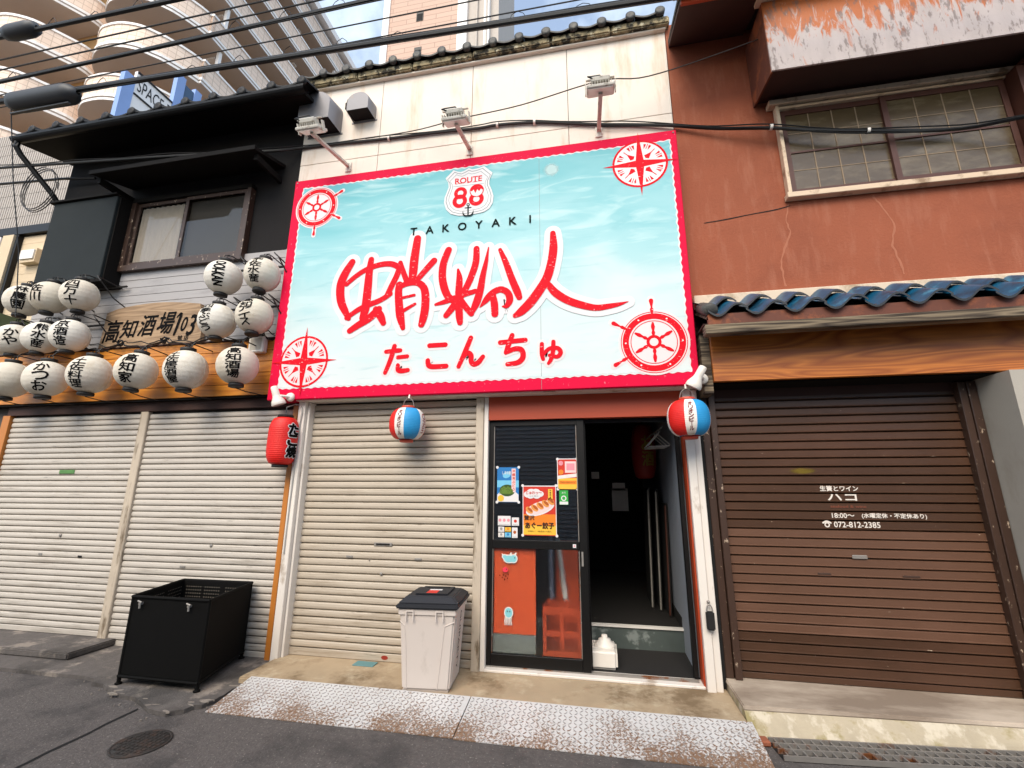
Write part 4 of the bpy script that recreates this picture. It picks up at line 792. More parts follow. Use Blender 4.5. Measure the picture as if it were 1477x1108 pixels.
mat('sign_red', '#d3083a', .65, spec=.12, var=.06, scale=3, dirt=dict(col='#e07a86', scale=30, stretch=(1, 1, 1), lo=.72, hi=.76, amt=.7)); mat('print_red', '#d40a1e', .65, spec=.12, var=.06, scale=5, dirt=dict(col='#f0c9c6', scale=28, stretch=(1, 1, 2.5), lo=.73, hi=.76, amt=.8)); mat('print_white', '#d6d3d2', .6, .02, 4, spec=.15); mat('print_white_pink', '#dccbc9', .4, .02, 4); mat('print_dark', '#101c1a', .7, .05, 4, spec=.05); mat('print_grey', '#6d7779', .4); mat('print_black', '#0d0b0b', .7, .05, 4, spec=.1)
q = MB().box(-3.07, .812, -.198, -.015, 2.27, 4.66); q.bevel(.006); build(q, 'cabinet', 'sign_red', sg)
def wavy(x0, x1, z0, z1, y, amp=.0045, wl=.075, grow=0):
    P = []
    x0 -= grow; z0 -= grow; x1 += grow; z1 += grow
    def edge_(a, b, n_):
        k = max(8, int(math.dist(a, b)/.012))
        for i in range(k):
            t_ = i/k; s_ = math.dist(a, b)*t_; o_ = amp*math.sin(2*math.pi*s_/wl)+amp*.5*math.sin(2*math.pi*s_/(wl*2.7)+1); P.append((a[0]+(b[0]-a[0])*t_+n_[0]*o_, y, a[1]+(b[1]-a[1])*t_+n_[1]*o_))
    edge_((x0, z0), (x1, z0), (0, 1)); edge_((x1, z0), (x1, z1), (1, 0)); edge_((x1, z1), (x0, z1), (0, 1)); edge_((x0, z1), (x0, z0), (1, 0)); return P
q = MB(); q.poly(wavy(-2.955, .745, 2.385, 4.545, -.1995, grow=.012)); build(q, 'white_border', 'print_white', sg)
q = MB(); q.poly(wavy(-2.955, .745, 2.385, 4.545, -.2005)); build(q, 'face', 'sign_print', sg)
q = MB(); q.box(-.448, -.445, -.2011, -.2007, 2.39, 4.54); build(q, 'seam', 'print_grey', sg)
q = MB(); q.box(-.448, -.445, -.1995, -.1982, 2.275, 2.36); build(q, 'seam', 'print_grey', sg)
# round sunlight dapples of the printed water
q = MB()
for i, (x, z, r) in enumerate(((-.33, 4.40, .12),)): q.disc(x, z, r, -.2008-i*.0001, 24)
build(q, 'print_dapple', soft_disc('dapple', '#c6dcd8', (-.33, 4.40), .085, .085, .7), sg)
q = MB()
for i, st_ in enumerate(BRUSH): q.stroke(st_, -.2016-.00012*i, grow=.052)
build(q, 'brush_outline', 'print_white', sg)
for a, b_ in ((0, 14), (14, 24), (24, 26)):
    q = MB()
    for i, st_ in enumerate(BRUSH[a:b_]): q.stroke(st_, -.2056-.00012*(i+a))
    build(q, 'brush_character', 'print_red', sg)
KANA = {'た': [[(-.11, .075, .03), (.0, .08, .034), (.03, .08, .03)], [(-.03, .125, .034), (-.06, .0, .036), (-.105, -.125, .03)], [(.01, .015, .03), (.10, .02, .03)], [(.015, -.06, .03), (.02, -.105, .034), (.06, -.115, .036), (.115, -.11, .03)]],
        'こ': [[(-.075, .095, .034), (.075, .095, .034)], [(-.085, -.045, .034), (-.075, -.09, .036), (-.03, -.105, .036), (.09, -.105, .034)]],
        'ん': [[(.0, .13, .034), (-.05, .0, .036), (-.105, -.13, .03)], [(-.075, -.06, .03), (-.03, -.01, .034), (.005, -.03, .036), (.01, -.09, .036), (.035, -.115, .036), (.075, -.10, .036), (.115, -.05, .03)]],
        'ち': [[(-.115, .075, .034), (.105, .085, .034)], [(-.01, .135, .034), (-.045, .04, .036), (-.065, -.02, .03)], [(-.06, -.015, .034), (.02, .01, .036), (.075, -.005, .036), (.085, -.07, .038), (.04, -.115, .036), (-.05, -.125, .03)]],
        'ゅ': [[(-.085, .075, .028), (-.085, -.01, .03), (-.075, -.06, .026)], [(-.075, -.02, .024), (-.02, .03, .028), (.05, .03, .030), (.075, -.01, .030), (.045, -.045, .028), (-.02, -.03, .024)], [(.015, .09, .028), (.01, .0, .030), (-.01, -.07, .028), (-.03, -.10, .022)]]}
qo = MB(); k_ = 0
for ch, x, z in zip('たこんちゅ', (-1.77, -1.385, -1.075, -.69, -.355), (2.61, 2.625, 2.64, 2.635, 2.60)):
    q = MB()
    for st_ in KANA[ch]:
        P_ = [(x+a, z+c, w*1.3) for a, c, w in st_]; q.stroke(P_, -.2045-.00012*k_); qo.stroke(P_, -.2016-.00009*k_, grow=.022); k_ += 1
    build(q, 'kana_letter', 'print_red', sg)
build(qo, 'kana_outline', 'print_white_pink', sg)
for i, ch in enumerate('TAKOYAKI'):
    q = MB(); flat_text(q, ch, -1.68+i*1.145/7, 3.897, -.2052, h=.078, bold=.035); build(q, 'letter', 'print_dark', sg)
# route shield
def shield(grow):
    cx, cz = -1.14, 4.25; return [(cx+(x-cx)*(1+grow/.25), cz+(z-cz)*(1+grow/.25)) for x, z in SHIELD]
q = MB(); q.poly([(x, -.2058, z) for x, z in shield(.025)]); sh = build(q, 'shield', 'print_white', sg)
for gw, w in ((0, .007), (-.03, .0045)):
    q = MB(); P_ = shield(gw); q.line(P_+[P_[0]], w, -.2066); build(q, 'outline', 'print_grey', sh)
q = MB(); q.line([(-1.295, 4.342), (-.985, 4.339)], .004, -.2066); build(q, 'outline', 'print_grey', sh)
q = MB(); flat_text(q, 'ROUTE', -1.14, 4.40, -.2070, w=.27, h=.062, bold=.03)
for x in (-1.262, -1.222, -1.145, -1.085, -1.062): q.box(x-.012, x+.012, -.2074, -.2071, 4.366, 4.372)
build(q, 'letters', 'print_red', sh)
q = MB(); q.ring(-1.217, 4.262, .029, .066, -.2072, 28); q.ring(-1.222, 4.172, .032, .074, -.2075, 28); build(q, 'numeral', 'print_red', sh)
q = MB(); q.ring(-1.056, 4.176, .032, .074, -.2075, 28); q.ring(-1.054, 4.268, .062, .071, -.2081, 28); q.poly([(-1.054+.066*math.cos(a), -.2083, 4.268+.066*math.sin(a)) for a in [R(170-160*i/16) for i in range(17)]]+[(-1.0, -.2083, 4.268), (-1.012, -.2083, 4.285), (-1.03, -.2083, 4.255), (-1.048, -.2083, 4.283), (-1.068, -.2083, 4.240), (-1.085, -.2083, 4.282), (-1.105, -.2083, 4.262)]); build(q, 'numeral', 'print_red', sh)
q = MB(); q.disc(-1.054, 4.268, .064, -.2079, 28); build(q, 'ball', 'print_white', sh)
q = MB(); q.ring(-1.136, 4.123, .009, .016, -.2086, 18); q.line([(-1.136, 4.110), (-1.134, 4.012)], .013, -.2088); q.line([(-1.165, 4.090), (-1.106, 4.090)], .009, -.2090); q.stroke([(-1.186, 4.055, .004), (-1.182, 4.025, .012), (-1.16, 4.005, .014), (-1.134, 4.005, .012), (-1.108, 4.005, .014), (-1.088, 4.024, .012), (-1.083, 4.053, .004)], -.2092); build(q, 'anchor', 'print_dark', sh)
# ship's wheels and compass roses in the corners
def wheel(cx, cz, r, y, a0, skip=()):
    q = MB(); q.disc(cx, cz, r*1.13, y, 40)
    for k in range(6):
        a = a0+k*math.pi/3
        if k in skip: continue
        q.line([(cx+r*1.0*math.cos(a), cz+r*1.0*math.sin(a)), (cx+r*1.52*math.cos(a), cz+r*1.52*math.sin(a))], r*.22, y-.0002-.00005*k)
    o = build(q, 'wheel_ground', 'print_white_pink', sg)
    q = MB(); q.ring(cx, cz, r*.80, r*1.0, y-.0012, 44); q.ring(cx, cz, r*.14, r*.24, y-.0014, 24); q.ring(cx, cz, r*1.035, r*1.06, y-.0013, 44); q.ring(cx, cz, r*.72, r*.745, y-.0013, 44)
    for k in range(6):
        a = a0+k*math.pi/3; P_ = lambda s_, w_: (cx+r*s_*math.cos(a), cz+r*s_*math.sin(a), r*w_)
        q.stroke([P_(.22, .06), P_(.32, .12), P_(.40, .07), P_(.52, .13), P_(.66, .07)], y-.0016-.00005*k, sub=2)
        if k not in skip: q.stroke([P_(1.02, .07), P_(1.15, .12), P_(1.22, .05), P_(1.38, .12), P_(1.46, .14)], y-.0020-.00005*k, sub=2)
    build(q, 'wheel_print', 'print_red', o)
    q = MB()
    for k in range(6):
        a = a0+math.pi/6+k*math.pi/3; q.disc(cx+r*.9*math.cos(a), cz+r*.9*math.sin(a), r*.03, y-.0026, 10)
    build(q, 'rivet_print', 'print_white', o)
wheel(-2.775, 4.305, .215, -.2015, R(30), skip=(1, 2, 3)); wheel(.485, 2.64, .25, -.2015, R(30), skip=(0, 4, 5))
def compass(cx, cz, r, y):
    q = MB(); q.disc(cx, cz, r*.97, y, 44); o = build(q, 'compass_ground', 'print_white_pink', sg)
    q = MB(); q.ring(cx, cz, r*.92, r*1.0, y-.0008, 48)
    def star(n_, off, Lo, Li, yy):
        P_ = []
        for k in range(2*n_):
            a = off+math.pi*k/n_; rr = Lo if k % 2 == 0 else Li; P_.append((cx+rr*math.cos(a), yy, cz+rr*math.sin(a)))
        for k in range(0, 2*n_, 2): q.poly([(cx, yy, cz), P_[k-1], P_[k], P_[k+1]])
    star(4, 0, r*1.36, r*.20, y-.0016)
    for k in range(4):
        a = math.pi/4+k*math.pi/2
        for (s0, s1, w) in ((.36, .64, .11), (.60, .78, .10)):
            q.poly([(cx+r*s1*math.cos(a), y-.0012, cz+r*s1*math.sin(a)), (cx+r*s0*math.cos(a)-r*w*math.sin(a), y-.0012, cz+r*s0*math.sin(a)+r*w*math.cos(a)), (cx+r*(s0-.06)*math.cos(a), y-.0012, cz+r*(s0-.06)*math.sin(a)), (cx+r*s0*math.cos(a)+r*w*math.sin(a), y-.0012, cz+r*s0*math.sin(a)-r*w*math.cos(a))]) if s0 < .5 else q.line([(cx+r*s0*math.cos(a), cz+r*s0*math.sin(a)), (cx+r*s1*math.cos(a), cz+r*s1*math.sin(a))], r*.03, y-.0013)
    for k in range(8):
        a = math.pi/8+k*math.pi/4
        for d_ in (-.12, .12):
            q.poly([(cx+r*.84*math.cos(a+d_-.06), y-.0011, cz+r*.84*math.sin(a+d_-.06)), (cx+r*.84*math.cos(a+d_+.06), y-.0011, cz+r*.84*math.sin(a+d_+.06)), (cx+r*.62*math.cos(a+d_), y-.0011, cz+r*.62*math.sin(a+d_))])
        q.line([(cx+r*.66*math.cos(a), cz+r*.66*math.sin(a)), (cx+r*.86*math.cos(a), cz+r*.86*math.sin(a))], r*.025, y-.0012)
    build(q, 'compass_print', 'print_red', o)
compass(-2.72, 2.635, .255, -.2015); compass(.475, 4.345, .245, -.2015)
for x, z in ((-3.04, 4.63), (.785, 4.63), (.785, 2.30)):
    q = MB(); q.lathe([(0, .004), (.008, .004), (.009, 0)], (x, -.199, z), 10, axis=(0, -1, 0)); build(q, 'screw', 'steel', sg)

# ------------------------------------------------------------------ lanterns
mat('paper_white', '#d6d0c4', .8, .06, 7, bump=.35, bscale=70, dirt=dict(col='#b3a48c', scale=5, stretch=(1, 1, .7), lo=.58, hi=.8, amt=.6), dirt2=dict(col='#cbb2a6', scale=2, stretch=(1, 1, 1), lo=.6, hi=.85, amt=.5))
mat('lantern_black', '#15110f', .6, .1, 8); mat('ink', '#0b0909', .8, .1, 10, spec=.1)
def lantern_rfun(Rr, H):
    def f(h):
        t = max(-1, min(1, h/H)); return Rr*(1-abs(t)**2.15)**.5 if abs(t) < 1 else 0
    return f
def white_lantern(x, y, z, chars, phi, label, group, s=1.0, ch=None, cw=None, tilt=0., rods=True, bold=.03, side=False):
    s *= rnd.uniform(.975, 1.025); t = thing('paper_lantern', (x, y, z), label, 'lantern', group); Rr, H = .180*s, .186*s; rf = lantern_rfun(Rr, H); prof = []
    for k in range(43):
        a = -1.35+2.70*k/42; h = H*math.sin(a); r = rf(h)*(1+.0045*math.sin(k*1.57)); prof.append((r, h))
    q = MB(); q.lathe(prof, (x, y, z), 40); sh_ = build(q, 'shade', 'paper_white', t)
    for k, nm in ((1, 'top_ring'), (-1, 'bottom_ring')):
        q = MB(); hh = k*H*.965; q.lathe([(0, 0), (.060*s, 0), (.066*s, k*.008), (.066*s, k*.030), (.056*s, k*.034), (0, k*.034)], (x, y, z+hh), 20); build(q, nm, 'lantern_black', t)
    n_ = len(chars); ch = ch or min(.105*s, .30*s/n_); cw = cw or .128*s
    V, F = vert_text(chars, ch, cw, bold)
    if side:        # letters lying on their side, read downwards
        vs, fs = glyphs(chars, .1); P0 = center(vs, .27*s, .115*s); V, F = [], []
        for dx, dz, lf in thicken(.0035): o = len(V); V += [(b+dx, -a+dz, lf) for a, b in P0]; F += [tuple(j+o for j in f) for f in fs]
    build(wrap_text(V, F, (x, y, z), rf, R(phi), .0025), 'lettering', 'ink', t)
    q = MB(); zt = z+H+.03; q.tube([(x, y, zt-.02), (x, y, zt+.035), (x+.01, y+.05, zt+.05), (x+.01, min(-.05, y+.30), zt+.045)], .006, 5); q.tube([(x-.05, y, zt), (x-.03, y, zt+.04), (x+.03, y, zt+.04), (x+.05, y, zt)], .004, 5); build(q, 'hanger', 'lantern_black', t)
    if rods: q = MB(); q.tube([(x, y, z-H-.035), (x+.02, y+.1, z-H-.05), (x+.06, -.09, z-H-.055)], .005, 5); build(q, 'stay', 'lantern_black', t)
    # vertical paper seam
    q = MB(); sa = R(phi+95); pts_ = [(x+(rf(h)+.001)*math.sin(sa), y-(rf(h)+.001)*math.cos(sa), z+h) for h in [H*(-.93+1.86*i/16) for i in range(17)]]; q.tube(pts_, .0022, 4); build(q, 'seam', 'paper_white', sh_)
    t.rotation_euler = (R(rnd.gauss(0, 1.8)), R(rnd.gauss(0, 2.2)), 0)
    return t
GB = 'white lanterns along the orange fascia'
for x, z, tx, ph, lab in [(-6.07, 2.56, '酒', 15, 'white paper lantern cut by the left edge in the fascia row'), (-5.57, 2.55, 'かつお', 41, 'white paper lantern with three big kana, second in the fascia row'),
                          (-5.01, 2.57, '土佐料理', 16, 'white paper lantern with four kanji at its left, third in the fascia row'), (-4.45, 2.58, '高知家', 24, 'white paper lantern with three kanji under the left end of the wooden signboard'),
                          (-3.87, 2.565, '土佐居酒屋', 4, 'white paper lantern with kanji at its left rim, fifth in the fascia row'), (-3.30, 2.58, '高知酒場', 28, 'white paper lantern with four bold kanji, rightmost in the fascia row')]:
    white_lantern(x, -.35, z, tx, ph, lab, GB)
GR = 'white lanterns beside the teal sign'
for x, z, tx, ph, lab in [(-3.67, 3.54, 'DOI-KAN', 27, 'white paper lantern with outlined letters, upper left of the four beside the teal sign'), (-3.22, 3.53, '宇佐水産', 12, 'white paper lantern touching the teal sign, upper right of the four'),
                          (-3.66, 3.07, '四季ぶどう', 2, 'white paper lantern overlapping the right end of the wooden signboard'), (-3.24, 3.09, '高知アイス', 8, 'white paper lantern below another next to the teal sign, lower right of the four')]:
    if tx.startswith('DOI'): white_lantern(x, -.3, z, 'DOI-KAN', ph, lab, GR, .92, rods=False, side=True)
    else: white_lantern(x, -.3, z, tx, ph, lab, GR, .92, rods=False)
GL = 'white lanterns in the two rows at far left'
for x, z, tx, ph, lab in [(-6.25, 3.49, '林農園', 44, 'leftmost lantern of the upper far left row, three dense kanji'), (-5.88, 3.50, '佐川', 10, 'middle lantern of the upper far left row, mostly blank'), (-5.47, 3.49, '四万十', 27, 'frontmost right lantern of the upper far left row, with three bold kanji'),
                          (-6.23, 3.03, 'かや', 46, 'leftmost lantern of the lower far left row, two big kana'), (-5.85, 3.03, '熊水産', 48, 'middle lantern of the lower far left row, three kanji'), (-5.47, 3.03, '京酒造', 27, 'right lantern of the lower far left row, left of the wooden signboard')]:
    white_lantern(x, -.3, z, tx, ph, lab, GL, .92, rods=False)
m = MATS['paper_white']; nt_ = m.node_tree; bs = nt_.nodes['Principled BSDF']; src = bs.inputs['Base Color'].links[0].from_socket      # each lantern has yellowed a little differently
oi = nt_.nodes.new('ShaderNodeObjectInfo'); mm = nt_.nodes.new('ShaderNodeMath'); mm.operation = 'MULTIPLY'; mm.inputs[1].default_value = .45; nt_.links.new(oi.outputs['Random'], mm.inputs[0])
mx_ = nt_.nodes.new('ShaderNodeMixRGB'); nt_.links.new(mm.outputs[0], mx_.inputs[0]); nt_.links.new(src, mx_.inputs[1]); mx_.inputs[2].default_value = lin('#b9a98c')+[1]; nt_.links.new(mx_.outputs[0], bs.inputs['Base Color'])
# racks that carry the small lanterns
for x0, x1, zz, lab in ((-6.6, -5.22, 3.70, 'black wire rack above the upper far left lanterns'), (-6.6, -5.15, 3.245, 'black wire rack above the lower far left lanterns'), (-3.85, -3.06, 3.755, 'black wire rack above the upper lanterns beside the sign'), (-3.85, -3.06, 3.305, 'black wire rack above the lower lanterns beside the sign')):
    t = thing('lantern_rack', ((x0+x1)/2, -.1, zz), lab, 'rack', 'lantern racks'); build(MB().tube([(x0, -.04, zz), (x1, -.04, zz)], .012, 6), 'rail', 'lantern_black', t)
    n_ = 3 if x0 < -5 else 2
    for i in range(n_):
        x = x0+(x1-x0)*(i+.75)/n_; build(MB().tube([(x, 0, zz), (x+.04, -.30, zz+.01), (x+.10, -.30, zz-.05), (x+.13, -.16, zz-.20), (x+.13, .0, zz-.26)], .007, 5), 'arm', 'lantern_black', t)
# looping feed cable along the top of the fascia with knots
t = thing('feed_cable', (-4.5, -.12, 2.98), 'tangled black lamp cable looping along the top of the orange fascia', 'cable')
pts = []; xs_ = [-6.5, -6.07, -5.57, -5.01, -4.45, -3.87, -3.30, -3.06]
for a, b_ in zip(xs_, xs_[1:]):
    for i in range(8): pts.append((a+(b_-a)*i/8, -.115-.03*math.sin(i), 2.97-.05*math.sin(math.pi*i/8)+.015*math.sin(i*2.3+a)))
build(MB().tube(pts, .009, 5), 'sheath', 'cable', t); build(MB().tube([(x+.05, y-.012, z+.03+.02*math.sin(x*9)) for x, y, z in pts], .006, 5), 'sheath', 'cable', t)
for x in xs_[1:-1]:
    q = MB()
    for k in range(5): a = rnd.uniform(0, 6); q.tube([(x+.05*math.cos(a+j*.9)*rnd.uniform(.5, 1), -.12-.03*rnd.random(), 2.975+.035*math.sin(a+j*.9)) for j in range(7)], .006, 4)
    build(q, 'knot', 'cable', t); build(MB().tube([(x, -.12, 2.97), (x, -.3, 2.86), (x, -.35, 2.79)], .007, 5), 'lead', 'cable', t)

# red takoyaki lantern
mat('paper_red', '#d3160c', .55, .08, 5, bump=.2, bscale=60); mat('paper_blue', '#1f8cc4', .55, .08, 6, bump=.15); mat('paper_cream', '#e3dbd2', .6, .05, 6, bump=.15)
t = thing('red_lantern', (-2.86, -.17, 1.66), 'long red paper lantern hanging left of the beige shutter', 'lantern'); c = (-2.86, -.175, 1.885); Rr, H = .128, .205
def rred(h):
    tt = min(1, abs(h)/H); return Rr*(.72+.28*(1-tt**4.5))
prof = []
for k in range(97):
    h = -H+2*H*k/96; prof.append((rred(h)*(1+.018*(abs(math.sin(k*math.pi/4))-.5)), h))
q = MB(); q.lathe([(.0, -H-.012), (.07, -H-.010)]+prof+[(.07, H+.010), (0, H+.012)], c, 36); build(q, 'shade', 'paper_red', t)
for k in (1, -1): q = MB(); q.lathe([(0, 0), (.068, 0), (.068, k*.022), (0, k*.022)], (c[0], c[1], c[2]+k*(H+.012)), 18); build(q, 'ring', 'lantern_black', t)
V, F = vert_text('たこ焼', .103, .100, .13); build(wrap_text(V, F, c, rred, R(78), .005), 'lettering_outline', 'print_white', t)
V, F = vert_text('たこ焼', .103, .100, .06); build(wrap_text(V, F, c, rred, R(78), .0075), 'lettering', 'ink', t)
build(MB().tube([(c[0], c[1], c[2]+H+.03), (c[0], c[1], 2.20), (c[0]+.06, c[1]+.05, 2.24)], .006, 5), 'hanger', 'steel', t)
build(MB().tube(smooth([(c[0]+.03, -.09, 2.24), (c[0]+.09, -.10, 2.23), (c[0]+.125, -.12, 2.17), (c[0]+.115, -.12, 2.0), (c[0]+.10, -.115, 1.2), (c[0]+.10, -.115, .9)], 4), .007, 6), 'lead', mat('grey_lead', '#a9a6a0', .5), t)
# red white and blue lanterns
def beer_lantern(x, y, z, rot, label):
    t = thing('striped_lantern', (x, y, z), label, 'lantern', 'red white and blue lanterns'); Rr, H = .155, .135; seg = 90
    def rf(h): tt = min(1, abs(h)/H); return Rr*(.50+.50*(1-tt**2.4)**.62)
    prof = [(rf(-H+2*H*k/80)*(1+.010*(abs(math.sin(k*math.pi/4))-.5)), -H+2*H*k/80) for k in range(81)]
    secs = [(0, 54, 0), (54, 88, 1), (88, 142, 2), (142, 180, 1), (180, 234, 0), (234, 268, 1), (268, 322, 2), (322, 360, 1)]      # going round to the right: red, white, blue, white
    def mf(k):
        # seam angle measured from the street side, turning right
        a = 360*(k+.5)/seg; ph = (a*1.0-rot) % 360
        for s0, s1, m_ in secs:
            if s0 <= ph < s1: return m_
        return 1
    q = MB(); c_ = Vector((x, y, z)); rings = []
    for r, h in prof: rings.append([q.bm.verts.new((x+r*math.sin(2*math.pi*k/seg), y-r*math.cos(2*math.pi*k/seg), z+h)) for k in range(seg)])
    for a_, b_ in zip(rings, rings[1:]):
        for k in range(seg): f = q.face((a_[k], a_[(k+1) % seg], b_[(k+1) % seg], b_[k])); f.smooth = True; f.material_index = mf(k)
    build(q, 'shade', ['paper_red', 'paper_cream', 'paper_blue'], t)
    for k, nm in ((1, 'top_ring'), (-1, 'bottom_ring')):
        q = MB(); q.lathe([(0, 0), (.058, 0), (.058, k*.022), (.050, k*.024), (0, k*.020)], (x, y, z+k*H), 20); build(q, nm, mat('ring_orange', '#c2452c', .5), t)
    V, F = vert_text('オリオンビール', .031, .034, .05); build(wrap_text(V, F, (x, y, z), rf, R(rot+71), .003, .008), 'lettering', mat('letter_maroon', '#6d1c22', .6), t)
    vs, fs = glyphs('Orion', .1, .02); P_ = center(vs, .17, .055); build(wrap_text([(b_, -a) for a, b_ in P_], fs, (x, y, z), rf, R(rot+161), .003, .008), 'lettering', mat('letter_red', '#9c1220', .6), t)
    build(MB().tube([(x+.05*math.cos(a), y, z+H+.02+.075*math.sin(a)) for a in [math.pi*i/12 for i in range(13)]], .003, 5), 'bail', 'steel', t)
    build(MB().tube([(x, y, z+H+.095), (x, y+.01, z+H+.13)], .008, 6), 'hook', 'white_metal', t)
    return t
beer_lantern(-1.63, -.20, 2.01, -74, 'red white and blue lantern hanging before the beige shutter')
beer_lantern(.685, -.28, 1.99, -74, 'red white and blue lantern hanging at the right door jamb')

# ------------------------------------------------------------------ lamps, vents and fittings on the walls
mat('lamp_white', '#ddd6cb', .4, .05, 6); mat('flood_grey', '#cbc5b9', .5, .10, 14, dirt='#857a69', dirt_scale=16, dirt_lo=.6, dirt_hi=.8); mat('vent_metal', '#7b797b', .5, .06, 3, metal=.25, dirt='#8a7a68', dirt_scale=4, dirt_lo=.6, dirt_hi=.8)
mat('flood_glass', '#d9d6cd', .2)
def floodlight(x, zbase, hx, hy, hz, tilt, label):
    t = thing('floodlight', (x, 0, zbase), label, 'floodlight', 'floodlights above the sign')
    q = MB().box(x-.035, x+.035, -.012, -.001, zbase-.07, zbase+.05); q.bevel(.004); build(q, 'wall_plate', 'flood_grey', t)
    build(MB().tube([(x, -.008, zbase-.02), (x+.02, -.03, zbase+.02), (x+.035, -.02, zbase-.05)], .006, 5), 'lead', 'flood_grey', t)
    q = MB(); d = Vector((hx-x, hy, hz-zbase)); u = d.cross(Vector((0, 0, 1))).normalized()*.018; v = Vector((0, 0, 1))*.013; p0 = Vector((x, -.012, zbase)); p1 = Vector((hx, hy, hz-.02))
    q.hexa([p0-u-v, p0+u-v, p0+u+v, p0-u+v, p1-u-v, p1+u-v, p1+u+v, p1-u+v]); build(q, 'arm', 'flood_grey', t)
    Mx = Matrix.Translation((hx, hy, hz)) @ Matrix.Rotation(tilt, 4, 'X')
    def part(nm, m_, f): q = MB(); f(q); q.xform(Mx); build(q, nm, m_, t)
    part('housing', 'flood_grey', lambda q: (q.box(-.125, .125, -.085, .085, .0, .028), q.bevel(.006)))
    part('lens', 'flood_glass', lambda q: q.box(-.11, .11, -.072, .072, -.008, -.001))
    for i in range(9): part('fin', 'flood_grey', lambda q: q.box(-.096+i*.024-.003, -.096+i*.024+.003, -.07, .03, .028, .058))
    part('driver_box', 'flood_grey', lambda q: (q.box(-.085, .085, -.065, .025, .059, .105), q.bevel(.008)))
    part('yoke', 'flood_grey', lambda q: (q.box(-.138, -.128, -.02, .02, -.02, .08), q.box(.128, .138, -.02, .02, -.02, .08), q.box(-.128, .128, -.015, .015, .106, .112)))
    part('lead', 'cable', lambda q: q.tube([(-.07, -.06, .09), (-.11, -.08, .10), (-.10, -.02, .13), (.0, 0, .14), (.03, .02, .11)], .007, 5))
floodlight(-2.59, 4.93, -2.66, -.56, 4.90, R(28), 'grey floodlight at the left, below the larger vent hood')
floodlight(-1.20, 4.93, -1.22, -.40, 4.90, R(22), 'grey floodlight in the middle, above the route shield')
floodlight(.13, 4.93, .15, -.40, 5.0, R(18), 'grey floodlight at the right, highest of the three above the sign')
def vent(x, z, w, h, d, label):
    t = thing('vent_hood', (x, 0, z), label, 'vent hood', 'vent hoods on the white wall')
    def arch(ww, hh, y, zb):
        r = ww/2; P_ = [(x-r, y, zb), (x-r, y, zb+hh-r*.8)]
        for k in range(1, 12): a = math.pi-math.pi*k/12; P_.append((x+r*math.cos(a), y, zb+hh-r*.8+r*.8*math.sin(a)))
        return P_+[(x+r, y, zb+hh-r*.8), (x+r, y, zb)]
    A, B = arch(w, h, -.001, z), arch(w*.93, h*.86, -d, z+.01); q = MB(); a = [q.bm.verts.new(p) for p in A]; b_ = [q.bm.verts.new(p) for p in B]
    for i in range(len(a)-1): q.face((a[i], a[i+1], b_[i+1], b_[i])).smooth = True
    q.face(b_); build(q, 'hood', 'vent_metal', t)
    q = MB().box(x-w*.46, x+w*.46, -d*.93, -.003, z+.02, z+.024); build(q, 'grille', 'black_gap', t)
    q = MB().box(x-w/2-.02, x+w/2+.02, -.006, -.0005, z-.012, z+.012); q.bevel(.002); build(q, 'flange', 'vent_metal', t)
vent(-2.93, 5.385, .40, .42, .24, 'larger rounded steel vent hood at the left end of the white wall'); vent(-2.45, 5.50, .27, .26, .17, 'smaller rounded steel vent hood right of the larger one')
t = thing('wire_bracket', (-2.66, 0, 5.66), 'small dark wire anchor on the white wall between the vent hoods', 'bracket'); build(MB().box(-2.675, -2.655, -.06, 0, 5.66, 5.74), 'plate', 'iron', t); build(MB().tube([(-2.66, -.05, 5.72), (-2.62, -.09, 5.74), (-2.57, -.08, 5.69), (-2.58, -.05, 5.66)], .012, 6), 'insulator', 'iron', t)
def spot(x, y, z, dirx, label):
    t = thing('spot_lamp', (x, y, z), label, 'spot lamp', 'white spot lamps at the sign corners'); ax = Vector((dirx, .25, -1)).normalized()
    q = MB(); q.lathe([(0, -.115), (.024, -.11), (.030, -.10), (.032, -.03), (.036, -.01), (.058, .035), (.062, .06), (.060, .068)], (x, y, z), 22, axis=ax); build(q, 'housing', 'lamp_white', t)
    q = MB(); q.lathe([(.059, .066), (.045, .058), (0, .052)], (x, y, z), 22, axis=ax); build(q, 'lens', 'flood_glass', t)
    q = MB(); q.lathe([(0, .03), (.035, .028), (.042, .012), (.042, 0), (0, 0)], (x+(.075 if dirx > -.2 else .06), -.20, z+.02), 18, axis=(0, -1, 0)); build(q, 'mount', 'lamp_white', t)
    build(MB().tube([(x+(.075 if dirx > -.2 else .06), -.225, z+.02), (x+.03, y+.01, z+.02), (x, y, z)], .012, 6), 'knuckle', 'lamp_white', t)
    q = MB()
    for k in range(14): a = 2*math.pi*k/14; q.box(-.002, .002, .040, .046, .01, .03)
    q.bm.clear(); q.lathe([(.050, .022), (.0525, .024), (.0525, .027), (.050, .028)], (x, y, z), 22, axis=ax); build(q, 'vent_slots', 'black_gap', t)
spot(-2.885, -.29, 2.27, .28, 'white spot lamp at the lower left corner of the sign'); spot(.77, -.29, 2.29, -.55, 'white spot lamp at the lower right corner of the sign')
q = MB().box(-3.40, -3.225, -.155, -.092, 2.775, 2.945); q.bevel(.008, 2); t = thing('junction_box', (-3.31, -.1, 2.77), 'small white plastic box at the right end of the orange fascia', 'box'); build(q, 'case', 'lamp_white', t); q = MB().box(-3.375, -3.25, -.1575, -.1555, 2.80, 2.92); build(q, 'recess_shade', mat('lamp_shadow', '#b5aea0', .6), t)  # flat sheet on the case front, the shade of a recess painted in
